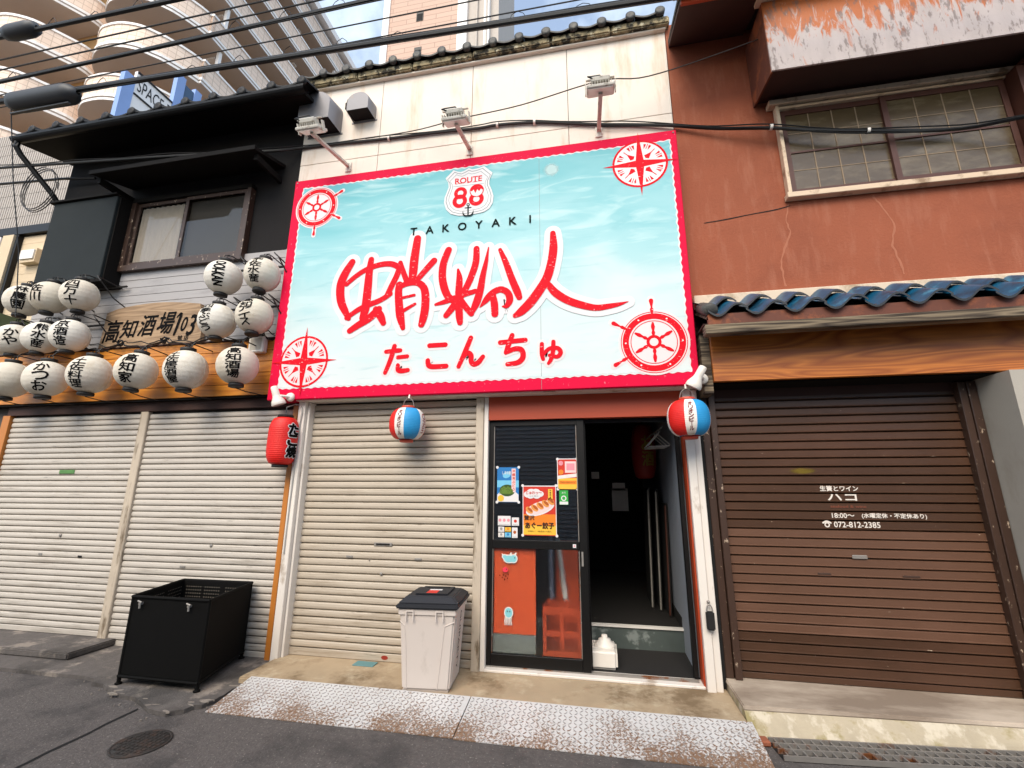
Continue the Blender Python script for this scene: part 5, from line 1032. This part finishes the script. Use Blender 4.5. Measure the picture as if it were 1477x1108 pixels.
# wooden signboard
t = thing('wooden_signboard', (-4.75, -.05, 2.95), 'arched old wooden signboard with black brush kanji above the orange fascia', 'signboard')
P_ = [(-5.40, 2.955), (-4.08, 2.955), (-4.10, 3.20), (-4.16, 3.40)]; P_ += [(-4.16-(1.21)*i/10, 3.40+.055*math.sin(math.pi*i/10)+.0*i) for i in range(1, 10)]+[(-5.385, 3.375), (-5.39, 3.2)]
q = MB(); q.prism([(x, -.06, z) for x, z in P_], (0, .05, 0)); build(q, 'board', 'board_pale', t)
for i, (ch, w, h, x, z) in enumerate([('高', .20, .26, -5.25, 3.15), ('知', .19, .21, -5.03, 3.165), ('酒', .20, .24, -4.79, 3.19), ('場', .20, .25, -4.55, 3.205), ('0', .07, .16, -4.315, 3.175), ('3', .08, .23, -4.215, 3.16)]):
    q = MB(); flat_text(q, ch, x, z, -.0625-.0004*(i % 2), w=w, h=h, bold=.022, shear=.18); build(q, 'character', 'ink', t)
q = MB(); q.stroke([(-4.425, 3.26, .014), (-4.375, 3.30, .030), (-4.40, 3.16, .036), (-4.425, 3.06, .026)], -.0632, sub=5); build(q, 'character', 'ink', t)
q = MB(); flat_text(q, '號', -4.34, 3.02, -.0635, h=.055, bold=.02); flat_text(q, '店', -4.26, 3.02, -.0635, h=.055, bold=.02); build(q, 'character', 'ink', t)
# lettering painted on the brown shutter
t = thing('shutter_lettering', (1.9, .05, 1.2), 'white painted opening hours and phone number on the brown shutter', 'lettering')
mat('paint_white', '#d8cfc4', .7, .1, 30); yl = .0465
def ln(body, x0, x1, z, h, m_='paint_white', bold=.03):
    q = MB(); flat_text(q, body, (x0+x1)/2, z, yl, w=x1-x0, h=h, bold=bold); build(q, 'line', m_, t)
ln('生簀とワイン', 1.655, 1.915, 1.474, .040); ln('ハコ', 1.70, 1.895, 1.4085, .044, bold=.05); ln('18:00〜', 1.71, 1.86, 1.276, .034); ln('(水曜定休・不定休あり)', 1.91, 2.33, 1.276, .040); ln('072-812-2385', 1.715, 2.02, 1.2115, .040)
q = MB(); q.ring(1.668, 1.208, .010, .019, yl, 20); q.stroke([(1.642, 1.222, .012), (1.668, 1.234, .012), (1.694, 1.222, .012)], yl-.0005, sub=4); build(q, 'phone_mark', 'paint_white', t)
q = MB(); flat_text(q, 'seafood & wine', 1.83, 1.343, yl, w=.24, h=.020, bold=.0); build(q, 'line', mat('paint_faded', '#8a4a35', .8), t)
q = MB(); q.disc(1.55, 1.605, .11, .0475, 24, .026); build(q, 'paint_smudge', soft_disc('paint_yellow', '#7d6a22', (1.55, 1.605), .10, .03, .6), None, origin=(1.55, .0475, 1.62), label='faint yellow paint smudge on the brown shutter above the lettering', cat='paint mark')
# key box on the jamb
t = thing('key_box', (.745, -.09, .47), 'small black padlock key box hanging on the white door jamb', 'key box'); q = MB().box(.722, .778, -.115, -.078, .475, .60); q.bevel(.008, 2); build(q, 'body', mat('rubber_black', '#131211', .7), t)
build(MB().tube([(.735+.015-.020*math.cos(a), -.096, .60+.045*math.sin(a)) for a in [math.pi*i/10 for i in range(11)]], .005, 6), 'shackle', 'steel', t); q = MB().lathe([(0, .012), (.010, .012), (.012, 0)], (.75, -.078, .66), 10, axis=(0, -1, 0)); build(q, 'staple', 'steel', t)

# ------------------------------------------------------------------ waste bin
mat('bin_plastic', '#cfc4bb', .45, .03, 3, dirt=dict(col='#988a7c', scale=6, stretch=(1, 1, .6), lo=.64, hi=.9, amt=.4, axis=('Z', .05, .5, .03, -.03))); mat('bin_lid', '#14171f', .6, .06, 6); mat('red_label', '#c8281c', .5)
bn = thing('waste_bin', (-1.275, -.31, .068), 'cream plastic waste bin with dark navy lid before the beige shutter', 'bin')
Mb = Matrix.Translation((-1.275, -.31, .069)) @ Matrix.Rotation(R(5), 4, 'Z')
def bpart(nm, m_, f, par=None, bev=0, shade=False):
    q = MB(); f(q)
    if bev: q.bevel(bev, 2)
    q.xform(Mb); return build(q, nm, m_, par or bn)
def taper(q, w0, d0, w1, d1, z0, z1, cx=0, cy=0): q.hexa([(cx-w0, cy-d0, z0), (cx+w0, cy-d0, z0), (cx+w0, cy+d0, z0), (cx-w0, cy+d0, z0), (cx-w1, cy-d1, z1), (cx+w1, cy-d1, z1), (cx+w1, cy+d1, z1), (cx-w1, cy+d1, z1)])
body = bpart('body', 'bin_plastic', lambda q: taper(q, .170, .165, .205, .195, .012, .535), bev=.012)
bpart('foot', 'bin_plastic', lambda q: taper(q, .160, .155, .165, .160, 0, .0115))
bpart('rim', 'bin_plastic', lambda q: taper(q, .212, .202, .213, .203, .50, .545), bev=.005)
# raised front panel outline and ribs
def rib(q, pts, w=.004):
    for a, b in zip(pts, pts[1:]): q.tube([a, b], w, 6)
def fy(z): return -.165-.030*(z-.012)/.523-.0005
bpart('panel_rib', 'bin_plastic', lambda q: rib(q, [(-.20, fy(.46), .46), (-.165, fy(.43), .43), (-.150, fy(.30), .30), (-.135, fy(.02), .02)]), body); bpart('panel_rib', 'bin_plastic', lambda q: rib(q, [(.20, fy(.46), .46), (.13, fy(.43), .43), (.115, fy(.30), .30), (.085, fy(.02), .02)]), body)
def sx(z): return .170+.035*(z-.012)/.523+.0005
bpart('panel_rib', 'bin_plastic', lambda q: rib(q, [(sx(.47), -.13, .47), (sx(.02), -.115, .02)]), body)
for x in (-.125, .095): bpart('latch', 'bin_plastic', lambda q: (q.box(x-.030, x-.022, -.213, -.203, .465, .525), q.box(x+.022, x+.030, -.213, -.203, .465, .525), q.box(x-.030, x+.030, -.213, -.203, .5255, .535)))
lid = bpart('lid', 'bin_lid', lambda q: (taper(q, .232, .222, .228, .218, .546, .575), taper(q, .226, .216, .175, .160, .5755, .618, 0, .02)), bev=.008)
bpart('flap', 'bin_lid', lambda q: q.box(-.125, .125, -.10, .165, .6185, .628), lid, bev=.004); bpart('slot', 'black_gap', lambda q: q.box(-.09, .09, .10, .145, .6285, .630), lid)
bpart('warning_label', 'red_label', lambda q: q.box(-.045, .035, -.085, .01, .6285, .6295), lid); bpart('warning_label', 'print_white', lambda q: q.box(-.045, .05, .014, .045, .6285, .6295), lid)
# vertical wording on the right side
vs_, fs_ = glyphs('GUIPARTY', .1); P_ = center(vs_, .40, .05); q = MB(); V = []
for a, b_ in P_:
    z = .29-a; V.append(q.bm.verts.new((sx(z)+.002, .03-b_*-1, z)))
for f in fs_: q.face([V[i] for i in f])
q.xform(Mb); build(q, 'wording', mat('print_bin', '#2b2522', .7, spec=.1), body)

# ------------------------------------------------------------------ black folding crate
mat('crate_black', '#0a0908', .75, .15, 9, bump=.1, bscale=200, spec=.12)
ck = thing('black_crate', (-3.3, -.35, .028), 'big black open top metal crate standing before the white shutters', 'crate')
FL, FR, BR, BL = Vector((-3.60, -.70, 0)), Vector((-2.90, -.70, 0)), Vector((-3.09, -.05, 0)), Vector((-3.80, -.06, 0))
z0, z1 = .085, .635
def wall_(nm, a, b, holes=False):
    d = (b-a); n = Vector((d.y, -d.x, 0)).normalized()*.012; q = MB()
    q.hexa([Vector((a.x, a.y, z0)), Vector((b.x, b.y, z0)), Vector((b.x-n.x, b.y-n.y, z0)), Vector((a.x-n.x, a.y-n.y, z0)), Vector((a.x, a.y, z1)), Vector((b.x, b.y, z1)), Vector((b.x-n.x, b.y-n.y, z1)), Vector((a.x-n.x, a.y-n.y, z1))]); w = build(q, nm, 'crate_black', ck)
    q = MB(); q.tube([Vector((a.x, a.y, z1)), Vector((b.x, b.y, z1))], .012, 6); build(q, 'top_rail', 'crate_black', w); q = MB(); q.tube([Vector((a.x, a.y, z0)), Vector((b.x, b.y, z0))], .012, 6); build(q, 'bottom_rail', 'crate_black', w)
    if holes:       # pale diamonds painted on the inner face for daylight through punched holes
        q = MB(); u = d.normalized()
        for i in range(26):
            for j in range(9):
                if 8 < i < 11 or 17 < i < 19: continue
                p = a+d*(.08+.84*i/25)-n*1.15; zz = z1-.05-j*.028; q.poly([(p.x+u.x*.006, p.y+u.y*.006, zz), (p.x, p.y, zz+.006), (p.x-u.x*.006, p.y-u.y*.006, zz), (p.x, p.y, zz-.006)])
        build(q, 'painted_holes', mat('hole_light', '#6f675c', .7), w, kind='stuff')
wall_('front_panel', FL, FR); wall_('side_panel', FR, BR); wall_('rear_panel', BR, BL, True); wall_('side_panel', BL, FL, True)
q = MB(); q.prism([(p.x, p.y, z0+.002) for p in (FL, FR, BR, BL)], (0, 0, .01)); build(q, 'floor', 'crate_black', ck)
for p in (FL, FR, BR, BL):
    c_ = p.lerp((FL+FR+BR+BL)/4, .02); q = MB(); q.tube([(c_.x, c_.y, .04), (c_.x, c_.y, z1)], .014, 6); build(q, 'corner_post', 'crate_black', ck); q = MB(); q.lathe([(.0, .0), (.022, 0), (.024, .010), (.012, .014), (.012, .05)], (c_.x, c_.y, .0285), 14); build(q, 'foot', 'crate_black', ck)
for x in (-3.50, -3.06):
    q = MB(); q.box(x-.014, x+.010, -.722, -.701, .585, .60); q.tube([(x-.02, -.722, .612), (x+.016, -.722, .602)], .006, 6); q.tube([(x+.004, -.724, .60), (x+.006, -.724, .56)], .007, 6); build(q, 'toggle_clip', 'steel', ck)

# ------------------------------------------------------------------ posters and stickers on the door
yp = .0325
def poster(name, x0, x1, z0, z1, m_, label, cat='poster', group=None):
    t = thing(name, ((x0+x1)/2, yp, z0), label, cat, group); q = MB().box(x0, x1, yp, yp+.0006, z0, z1); build(q, 'sheet', m_, t); return t
def pp(t, nm, m_, f, lift): q = MB(); f(q, yp-.0004*lift); build(q, nm, m_, t)
def corners(t, x0, x1, z0, z1):
    for x in (x0, x1):
        for z in (z0, z1): pp(t, 'tape', 'print_white', lambda q, y: q.disc(x, z, .012, y, 12), 1)
for n_, c_ in (('p_red', '#c22f1d'), ('p_orange', '#dd7a1e'), ('p_yellow', '#e6b33a'), ('p_blue', '#1d6fae'), ('p_sky', '#6db7d6'), ('p_green', '#5d7a2a'), ('p_dgreen', '#2f4a17'), ('p_pink', '#d98a94'), ('p_lpink', '#e3c3c0'), ('p_lime', '#2f9a3c'), ('p_gyoza', '#d98f45'), ('p_fry', '#a6521b'), ('p_brown', '#3b1d12'), ('p_paper', '#d9d4cd'), ('p_grey', '#8f8b88')): mat(n_, c_, .45, .08, 25)
# gyoza poster
x0, x1, zb, zt = -.648, -.362, 1.085, 1.49; t = poster('gyoza_poster', x0, x1, zb, zt, 'p_red', 'large red and yellow dumpling poster in the middle of the door glass'); w, h = x1-x0, zt-zb
pp(t, 'yellow_band', 'p_orange', lambda q, y: q.box(x0+.006, x1-.006, y, y+.0002, zb+.006, zb+h*.42), 1); pp(t, 'yellow_band', 'p_yellow', lambda q, y: q.box(x0+.006, x1-.006, y, y+.0002, zb+.006, zb+h*.20), 2)
pp(t, 'border', 'print_white', lambda q, y: (q.box(x0, x1, y, y+.0002, zt-.008, zt), q.box(x0, x0+.006, y, y+.0002, zb, zt-.0081), q.box(x1-.006, x1, y, y+.0002, zb, zt-.0081)), 1.5)
def ell(q, cx, cz, a, b, y, rot=0, n=22): q.poly([(cx+a*math.cos(2*math.pi*k/n)*math.cos(rot)-b*math.sin(2*math.pi*k/n)*math.sin(rot), y, cz+a*math.cos(2*math.pi*k/n)*math.sin(rot)+b*math.sin(2*math.pi*k/n)*math.cos(rot)) for k in range(n)])
pp(t, 'plate', 'print_white', lambda q, y: ell(q, x0+w*.52, zb+h*.54, w*.44, h*.13, y, .32), 3); pp(t, 'plate_shade', 'p_lpink', lambda q, y: ell(q, x0+w*.52, zb+h*.545, w*.40, h*.11, y, .32), 4)
for k in range(5):
    cx, cz = x0+w*(.20+.16*k), zb+h*(.50+.045*k); pp(t, 'dumpling', 'p_gyoza', lambda q, y: ell(q, cx, cz, .036, .022, y-.0002*k, -.7), 5+k*.5); pp(t, 'fried_side', 'p_fry', lambda q, y: ell(q, cx+.006, cz+.004, .026, .010, y-.0002*k, -.7), 7.7+k*.5)
for k, (dx, dz, r) in enumerate(((.16, .82, .05), (.26, .86, .055), (.40, .86, .055), (.52, .83, .045), (.24, .80, .05), (.42, .80, .05))): pp(t, 'cloud', 'print_white', lambda q, y: q.disc(x0+w*dx, zb+h*dz, r*.72, y, 16, r*.55), 5+k*.3)
pp(t, 'wording', 'p_red', lambda q, y: flat_text(q, 'じゅわっ〜', x0+w*.34, zb+h*.855, y, w=w*.46, h=.028, bold=.03), 9); pp(t, 'wording', 'p_grey', lambda q, y: flat_text(q, 'っと肉汁', x0+w*.34, zb+h*.785, y, w=w*.28, h=.016), 9)
pp(t, 'flag', 'p_yellow', lambda q, y: q.box(x1-.068, x1-.030, y, y+.0002, zb+h*.70, zb+h*.93), 9); pp(t, 'wording', 'p_brown', lambda q, y: [flat_text(q, c_, x1-.049, zb+h*(.90-.045*i), y, h=.013, bold=.03) for i, c_ in enumerate('沖縄県産')], 10)
pp(t, 'wording', 'p_brown', lambda q, y: flat_text(q, '贅沢', x0+w*.20, zb+h*.35, y, w=w*.30, h=.036, bold=.03), 11); pp(t, 'wording', 'p_brown', lambda q, y: flat_text(q, 'あぐー餃子', x0+w*.50, zb+h*.20, y, w=w*.84, h=.050, bold=.04), 11); pp(t, 'wording', 'p_brown', lambda q, y: flat_text(q, '沖縄あぐー豚使用 六個入', x0+w*.5, zb+h*.085, y, w=w*.7, h=.012), 11); corners(t, x0, x1, zb, zt)
# seaweed poster
x0, x1, zb, zt = -.872, -.682, 1.352, 1.645; t = poster('seaweed_poster', x0, x1, zb, zt, 'p_blue', 'blue poster with a mound of green seaweed at the left of the door glass'); w, h = x1-x0, zt-zb
pp(t, 'sea', 'p_sky', lambda q, y: q.box(x0, x1, y, y+.0002, zb+h*.42, zb+h*.62), 1); pp(t, 'dish', 'print_white', lambda q, y: ell(q, x0+w*.5, zb+h*.17, w*.49, h*.165, y), 1.5); pp(t, 'sand', 'p_paper', lambda q, y: q.box(x0+.002, x1-.002, y, y+.0002, zb+.002, zb+h*.22), 1.2)
pp(t, 'mound', 'p_dgreen', lambda q, y: ell(q, x0+w*.47, zb+h*.33, w*.36, h*.17, y), 2.5); pp(t, 'strand', 'p_green', lambda q, y: [q.stroke([(x0+w*(.18+.05*k)-.01, zb+h*.24, .007), (x0+w*(.22+.05*k)+.01*math.sin(k), zb+h*(.40+.05*math.sin(k*1.3)), .008), (x0+w*(.28+.05*k), zb+h*.25, .007)], y-.0001*k, sub=4) for k in range(10)], 3)
pp(t, 'glare', 'p_sky', lambda q, y: ell(q, x0+w*.45, zb+h*.78, w*.20, h*.09, y, .4), 2); pp(t, 'wording', 'print_white', lambda q, y: flat_text(q, 'しまの恵', x0+w*.44, zb+h*.84, y, w=w*.4, h=.030, bold=.01), 4)
pp(t, 'banner', 'p_lpink', lambda q, y: q.box(x1-w*.33, x1-w*.14, y, y+.0002, zb+h*.28, zb+h*.96), 5); pp(t, 'wording', 'p_red', lambda q, y: [flat_text(q, c_, x1-w*.235, zb+h*(.89-.105*i), y, h=.024, bold=.03) for i, c_ in enumerate('沖縄海ぶどう')], 6)
pp(t, 'badge', 'p_yellow', lambda q, y: q.disc(x0+w*.18, zb+h*.11, .027, y, 16), 6); corners(t, x0, x1, zb, zt)
# campaign poster
x0, x1, zb, zt = -.346, -.182, 1.462, 1.712; t = poster('campaign_poster', x0, x1, zb, zt, 'p_red', 'small pink and yellow poster at the upper right of the door glass'); w, h = x1-x0, zt-zb
pp(t, 'lower_field', 'p_yellow', lambda q, y: q.box(x0, x1, y, y+.0002, zb, zb+h*.36), 1); pp(t, 'lower_field', 'p_orange', lambda q, y: q.box(x0+.008, x1-.008, y, y+.0002, zb+h*.16, zb+h*.28), 2); pp(t, 'strip', 'p_paper', lambda q, y: q.hexa([(x0, y, zb+h*.33), (x1, y, zb+h*.40), (x1, y+.0002, zb+h*.40), (x0, y+.0002, zb+h*.33), (x0, y, zb+h*.44), (x1, y, zb+h*.52), (x1, y+.0002, zb+h*.52), (x0, y+.0002, zb+h*.44)]), 3)
pp(t, 'card', 'p_lpink', lambda q, y: q.box(x0+w*.38, x1-.008, y, y+.0002, zb+h*.54, zb+h*.92), 4); pp(t, 'card_field', 'p_pink', lambda q, y: q.box(x0+w*.46, x1-.020, y, y+.0002, zb+h*.62, zb+h*.85), 5)
pp(t, 'badge', 'p_orange', lambda q, y: q.disc(x0+w*.17, zb+h*.56, .022, y, 16), 5); pp(t, 'badge', 'p_pink', lambda q, y: q.disc(x0+w*.17, zb+h*.86, .020, y, 16), 5); pp(t, 'wording', 'p_brown', lambda q, y: flat_text(q, 'フォロー キャンペーン', x0+w*.5, zb+h*.22, y, w=w*.74, h=.014), 6)
pp(t, 'border', 'print_white', lambda q, y: (q.box(x0-.004, x1+.004, y, y+.0002, zt-.003, zt+.004), q.box(x0-.004, x0+.002, y, y+.0002, zb, zt-.0031), q.box(x1-.002, x1+.004, y, y+.0002, zb, zt-.0031)), 2); corners(t, x0, x1, zb, zt)
t = poster('green_sticker', -.336, -.262, 1.335, 1.452, 'p_lime', 'green sticker below the pink and yellow poster', 'sticker'); pp(t, 'field', 'print_white', lambda q, y: (q.box(-.334, -.264, y, y+.0002, 1.337, 1.36)), 1); pp(t, 'mark', 'print_white', lambda q, y: q.ring(-.299, 1.387, .014, .022, y, 20), 1); pp(t, 'wording', 'print_white', lambda q, y: flat_text(q, 'あり', -.299, 1.432, y, h=.016), 1)
GS = 'small payment stickers on the door glass'
for (x0, x1, zb, zt, m_, sub, lab) in [(-.862, -.752, 1.160, 1.238, 'print_white', 'p_pink', 'widest white payment sticker at the lower left of the door glass'), (-.742, -.680, 1.160, 1.226, 'print_white', 'p_red', 'white sticker with a red mark, right of the widest payment sticker'), (-.858, -.806, 1.108, 1.150, 'print_white', 'p_grey', 'white sticker under the left end of the widest payment sticker'), (-.800, -.748, 1.112, 1.146, 'p_yellow', 'p_orange', 'yellow payment sticker in the lower row'), (-.740, -.692, 1.062, 1.145, 'print_white', 'p_fry', 'tall white sticker with a brown mark in the lower row'), (-.858, -.806, 1.066, 1.102, 'p_paper', 'p_grey', 'lowest left payment sticker'), (-.800, -.748, 1.066, 1.104, 'p_sky', 'p_blue', 'pale blue payment sticker at the bottom row')]:
    t = poster('payment_sticker', x0, x1, zb, zt, m_, lab, 'sticker', GS); cx, cz = (x0+x1)/2, (zb+zt)/2; n_ = max(1, int((x1-x0)/.035))
    pp(t, 'mark', sub, lambda q, y: [q.disc(x0+(x1-x0)*(i+.5)/n_, cz+.004, min(.013, (zt-zb)*.28), y, 14) for i in range(n_)], 1); pp(t, 'wording', 'p_grey', lambda q, y: q.box(x0+.008, x1-.008, y, y+.0002, zb+.006, zb+.009), 1)
yp = .0105; t = poster('rail_sticker', -.232, -.206, .998, 1.026, 'print_white', 'tiny white sticker on the black middle rail of the door', 'sticker'); pp(t, 'mark', 'p_pink', lambda q, y: q.box(-.225, -.213, y, y+.0002, 1.006, 1.018), 1)
yp = .0325
# small sea creature stickers on the lower pane
mat('st_blue', '#7fc0c6', .5); mat('st_white', '#d9d6d0', .5); mat('st_pink', '#d9364a', .5); mat('st_dark', '#3a100c', .5)
def creature(name, m_, body, detail, label, dm='st_dark', om='st_white', outline=None):
    t = thing(name, (body[0][0], yp, body[0][1]), label, 'sticker', 'sea creature stickers')
    if outline: pp(t, 'outline', om, lambda q, y: [ell(q, x, z, a+.008, b+.008, y-.0001*i) for i, (x, z, a, b) in enumerate(body)]+[q.stroke(s_, y-.0006-.0001*i, sub=4) for i, s_ in enumerate(outline)], 0)
    pp(t, 'body', m_, lambda q, y: [ell(q, x, z, a, b, y-.0001*i) for i, (x, z, a, b) in enumerate(body)], 2.5); pp(t, 'detail', dm, lambda q, y: [ell(q, x, z, a, b, y) for x, z, a, b in detail], 4.5)
creature('whale_sticker', 'st_blue', [(-.765, .895, .040, .026), (-.725, .898, .026, .028), (-.80, .912, .018, .012)], [(-.715, .905, .004, .006)], 'pale blue whale sticker at the top of the lower door pane', outline=[[(-.82, .93, .012), (-.81, .91, .016)], [(-.755, .925, .012), (-.745, .94, .014)], [(-.72, .925, .012), (-.705, .94, .014)]])
creature('jellyfish_sticker', 'st_blue', [(-.765, .485, .030, .036)], [(-.775, .495, .004, .006), (-.755, .495, .004, .006)], 'pale blue jellyfish sticker low on the lower door pane', outline=[[(-.79+.012*k, .455, .008), (-.795+.0125*k, .425, .008), (-.793+.014*k, .395, .006)] for k in range(5)])
creature('ink_sticker', 'st_pink', [(-.795, .81, .024, .020)], [(-.81, .77, .005, .008), (-.79, .76, .005, .008), (-.77, .775, .004, .007), (-.82, .75, .004, .007), (-.80, .735, .005, .008), (-.775, .745, .004, .006), (-.84, .765, .004, .006), (-.785, .812, .004, .006)], 'faded pink squid sticker with dark specks below the whale')

# ------------------------------------------------------------------ things behind the door
t = thing('orange_board', (-.72, .05, .19), 'orange board with grey foot standing behind the lower door pane', 'board'); bx('panel', mat('board_orange', '#d2501c', .6, .04, 3), t, -.893, -.545, .052, .066, .325, .975); bx('foot', mat('board_grey', '#6d7672', .7, .06, 6), t, -.893, -.548, .050, .070, .187, .322)
ct = thing('bottle_crate', (-.36, .25, .09), 'orange plastic bottle crate behind the frosted door pane', 'crate'); cm_ = mat('crate_orange', '#b5431c', .5, .06, 6)
for z0_, z1_ in ((.09, .19), (.30, .34), (.46, .52)): bx('band', cm_, ct, -.50, -.19, .14, .155, z0_, z1_); bx('band', cm_, ct, -.50, -.485, .156, .40, z0_, z1_); bx('band', cm_, ct, -.205, -.19, .156, .40, z0_, z1_)
for x in (-.50, -.36, -.22): bx('upright', cm_, ct, x, x+.03, .141, .154, .191, .299); bx('upright', cm_, ct, x, x+.03, .141, .154, .341, .459)
bx('back', cm_, ct, -.485, -.205, .39, .40, .09, .52)
t = thing('streak_pole', (-.34, .45, .09), 'white pole added behind the frosted door pane for its blurred streak', 'pole'); build(MB().tube([(-.28, .42, .09), (-.40, .50, 1.02)], .022, 10), 'shaft', 'white_edge', t); build(MB().tube([(-.46, .50, .30), (-.47, .52, 1.05)], .02, 8), 'shaft', mat('pole_blue', '#8b94a8', .5), t)  # poles added to stand in for the blurred white streak in the pane
q = MB().box(-.42, -.22, .52, .54, .09, 1.0); build(q, 'standing_board', 'board_orange', None, origin=(-.32, .53, .09), label='orange panel farther back behind the frosted door pane', cat='board')
t = thing('stand_base', (-.02, .28, .09), 'white plastic weighted stand base just inside the door', 'stand base'); q = MB(); q.box(-.14, .085, .12, .40, .0905, .225); q.bevel(.02, 3); build(q, 'tank', 'lamp_white', t); q = MB(); q.lathe([(.085, 0), (.08, .02), (.05, .035), (.048, .05), (.025, .055), (.022, .08), (0, .082)], (-.01, .26, .2255), 22); build(q, 'socket', 'lamp_white', t)
t = thing('big_lantern', (.53, 1.5, 1.6), 'big red lantern with a yellow mark hanging in the dark shop', 'lantern'); q = MB(); q.lathe([(.06, -.30), (.10, -.28), (.13, -.15), (.135, 0), (.13, .15), (.10, .28), (.06, .30)], (.50, 1.4, 1.88), 24); build(q, 'shade', mat('lantern_dull_red', '#8c1f16', .6, .15, 8), t); V, F = vert_text('お酒', .17, .13, .03); build(wrap_text(V, F, (.50, 1.4, 1.88), lambda h: .135-.3*h*h, R(15), .004), 'mark', mat('mark_ochre', '#8d7426', .7), t)
GH = 'wire coat hangers in the doorway'
build(MB().tube([(.56, .28, 2.0), (.50, 1.6, 2.0)], .008, 6), 'hanger_rail', 'steel', None, origin=(.56, .3, 2.0), label='thin rail carrying wire hangers under the door lintel', cat='rail')
for i, (lab) in enumerate(('frontmost wire coat hanger on the rail inside the doorway', 'second wire coat hanger inside the doorway', 'rearmost wire coat hanger inside the doorway')):
    y = .45+i*.13; x = .555-.05*(y-.28)/1.3; build(MB().tube([(x, y, 2.0), (x+.012, y, 1.985), (x, y, 1.96), (x-.09, y+.03, 1.86), (x-.088, y+.03, 1.85), (x+.09, y-.03, 1.85), (x+.092, y-.03, 1.86), (x, y, 1.955)], .004, 5), 'coat_hanger', 'white_edge', None, origin=(x, y, 1.9), label=lab, cat='hanger', group=GH)
for i, (x, y, h, m_, lab) in enumerate([(.50, 1.35, 1.22, 'interior_dark', 'white edged folding board leaning by the inner wall, left one'), (.57, 1.25, 1.20, 'interior_dark', 'white edged folding board leaning by the inner wall, right one'), (.63, 1.05, 1.06, 'interior_dark', 'dark menu board leaning against the blue grey inner wall')]):
    t = thing('folding_board', (x, y, .266), lab, 'board', 'boards leaning in the doorway'); q = MB(); q.hexa([(x-.012, y, .267), (x+.006, y, .267), (x+.006, y+.6, .267), (x-.012, y+.6, .267), (x+.018, y, .267+h), (x+.034, y, .267+h), (x+.034, y+.6, .267+h), (x+.018, y+.6, .267+h)]); build(q, 'leaf', m_, t); q = MB().tube([(x-.012, y-.01, .29), (x+.012, y-.01, .267+h*.98)], .009, 6); build(q, 'edge_strip', mat('strip_grey', '#8d8980', .6) if i < 2 else 'frame_brown', t)
for i, (x, z, w, h, lab) in enumerate([(.16, 1.45, .16, .10, 'upper pale paper pinned inside the dark shop'), (.15, 1.20, .20, .28, 'pale notice sheet hanging inside the dark shop'), (-.10, 1.6, .10, .09, 'small pale slip deep inside the dark shop')]):
    q = MB().box(x, x+w, 2.2, 2.203, z, z+h); build(q, 'paper_notice', 'p_paper', None, origin=(x, 2.2, z), label=lab, cat='paper')
q = MB().box(-2.02, -1.84, -.125, -.03, .0685, .075); q.bevel(.002); build(q, 'access_cover', mat('cover_teal', '#5d8688', .6, .1, 9), None, origin=(-1.93, -.08, .068), label='small teal cover plate in the concrete apron before the beige shutter', cat='cover plate')
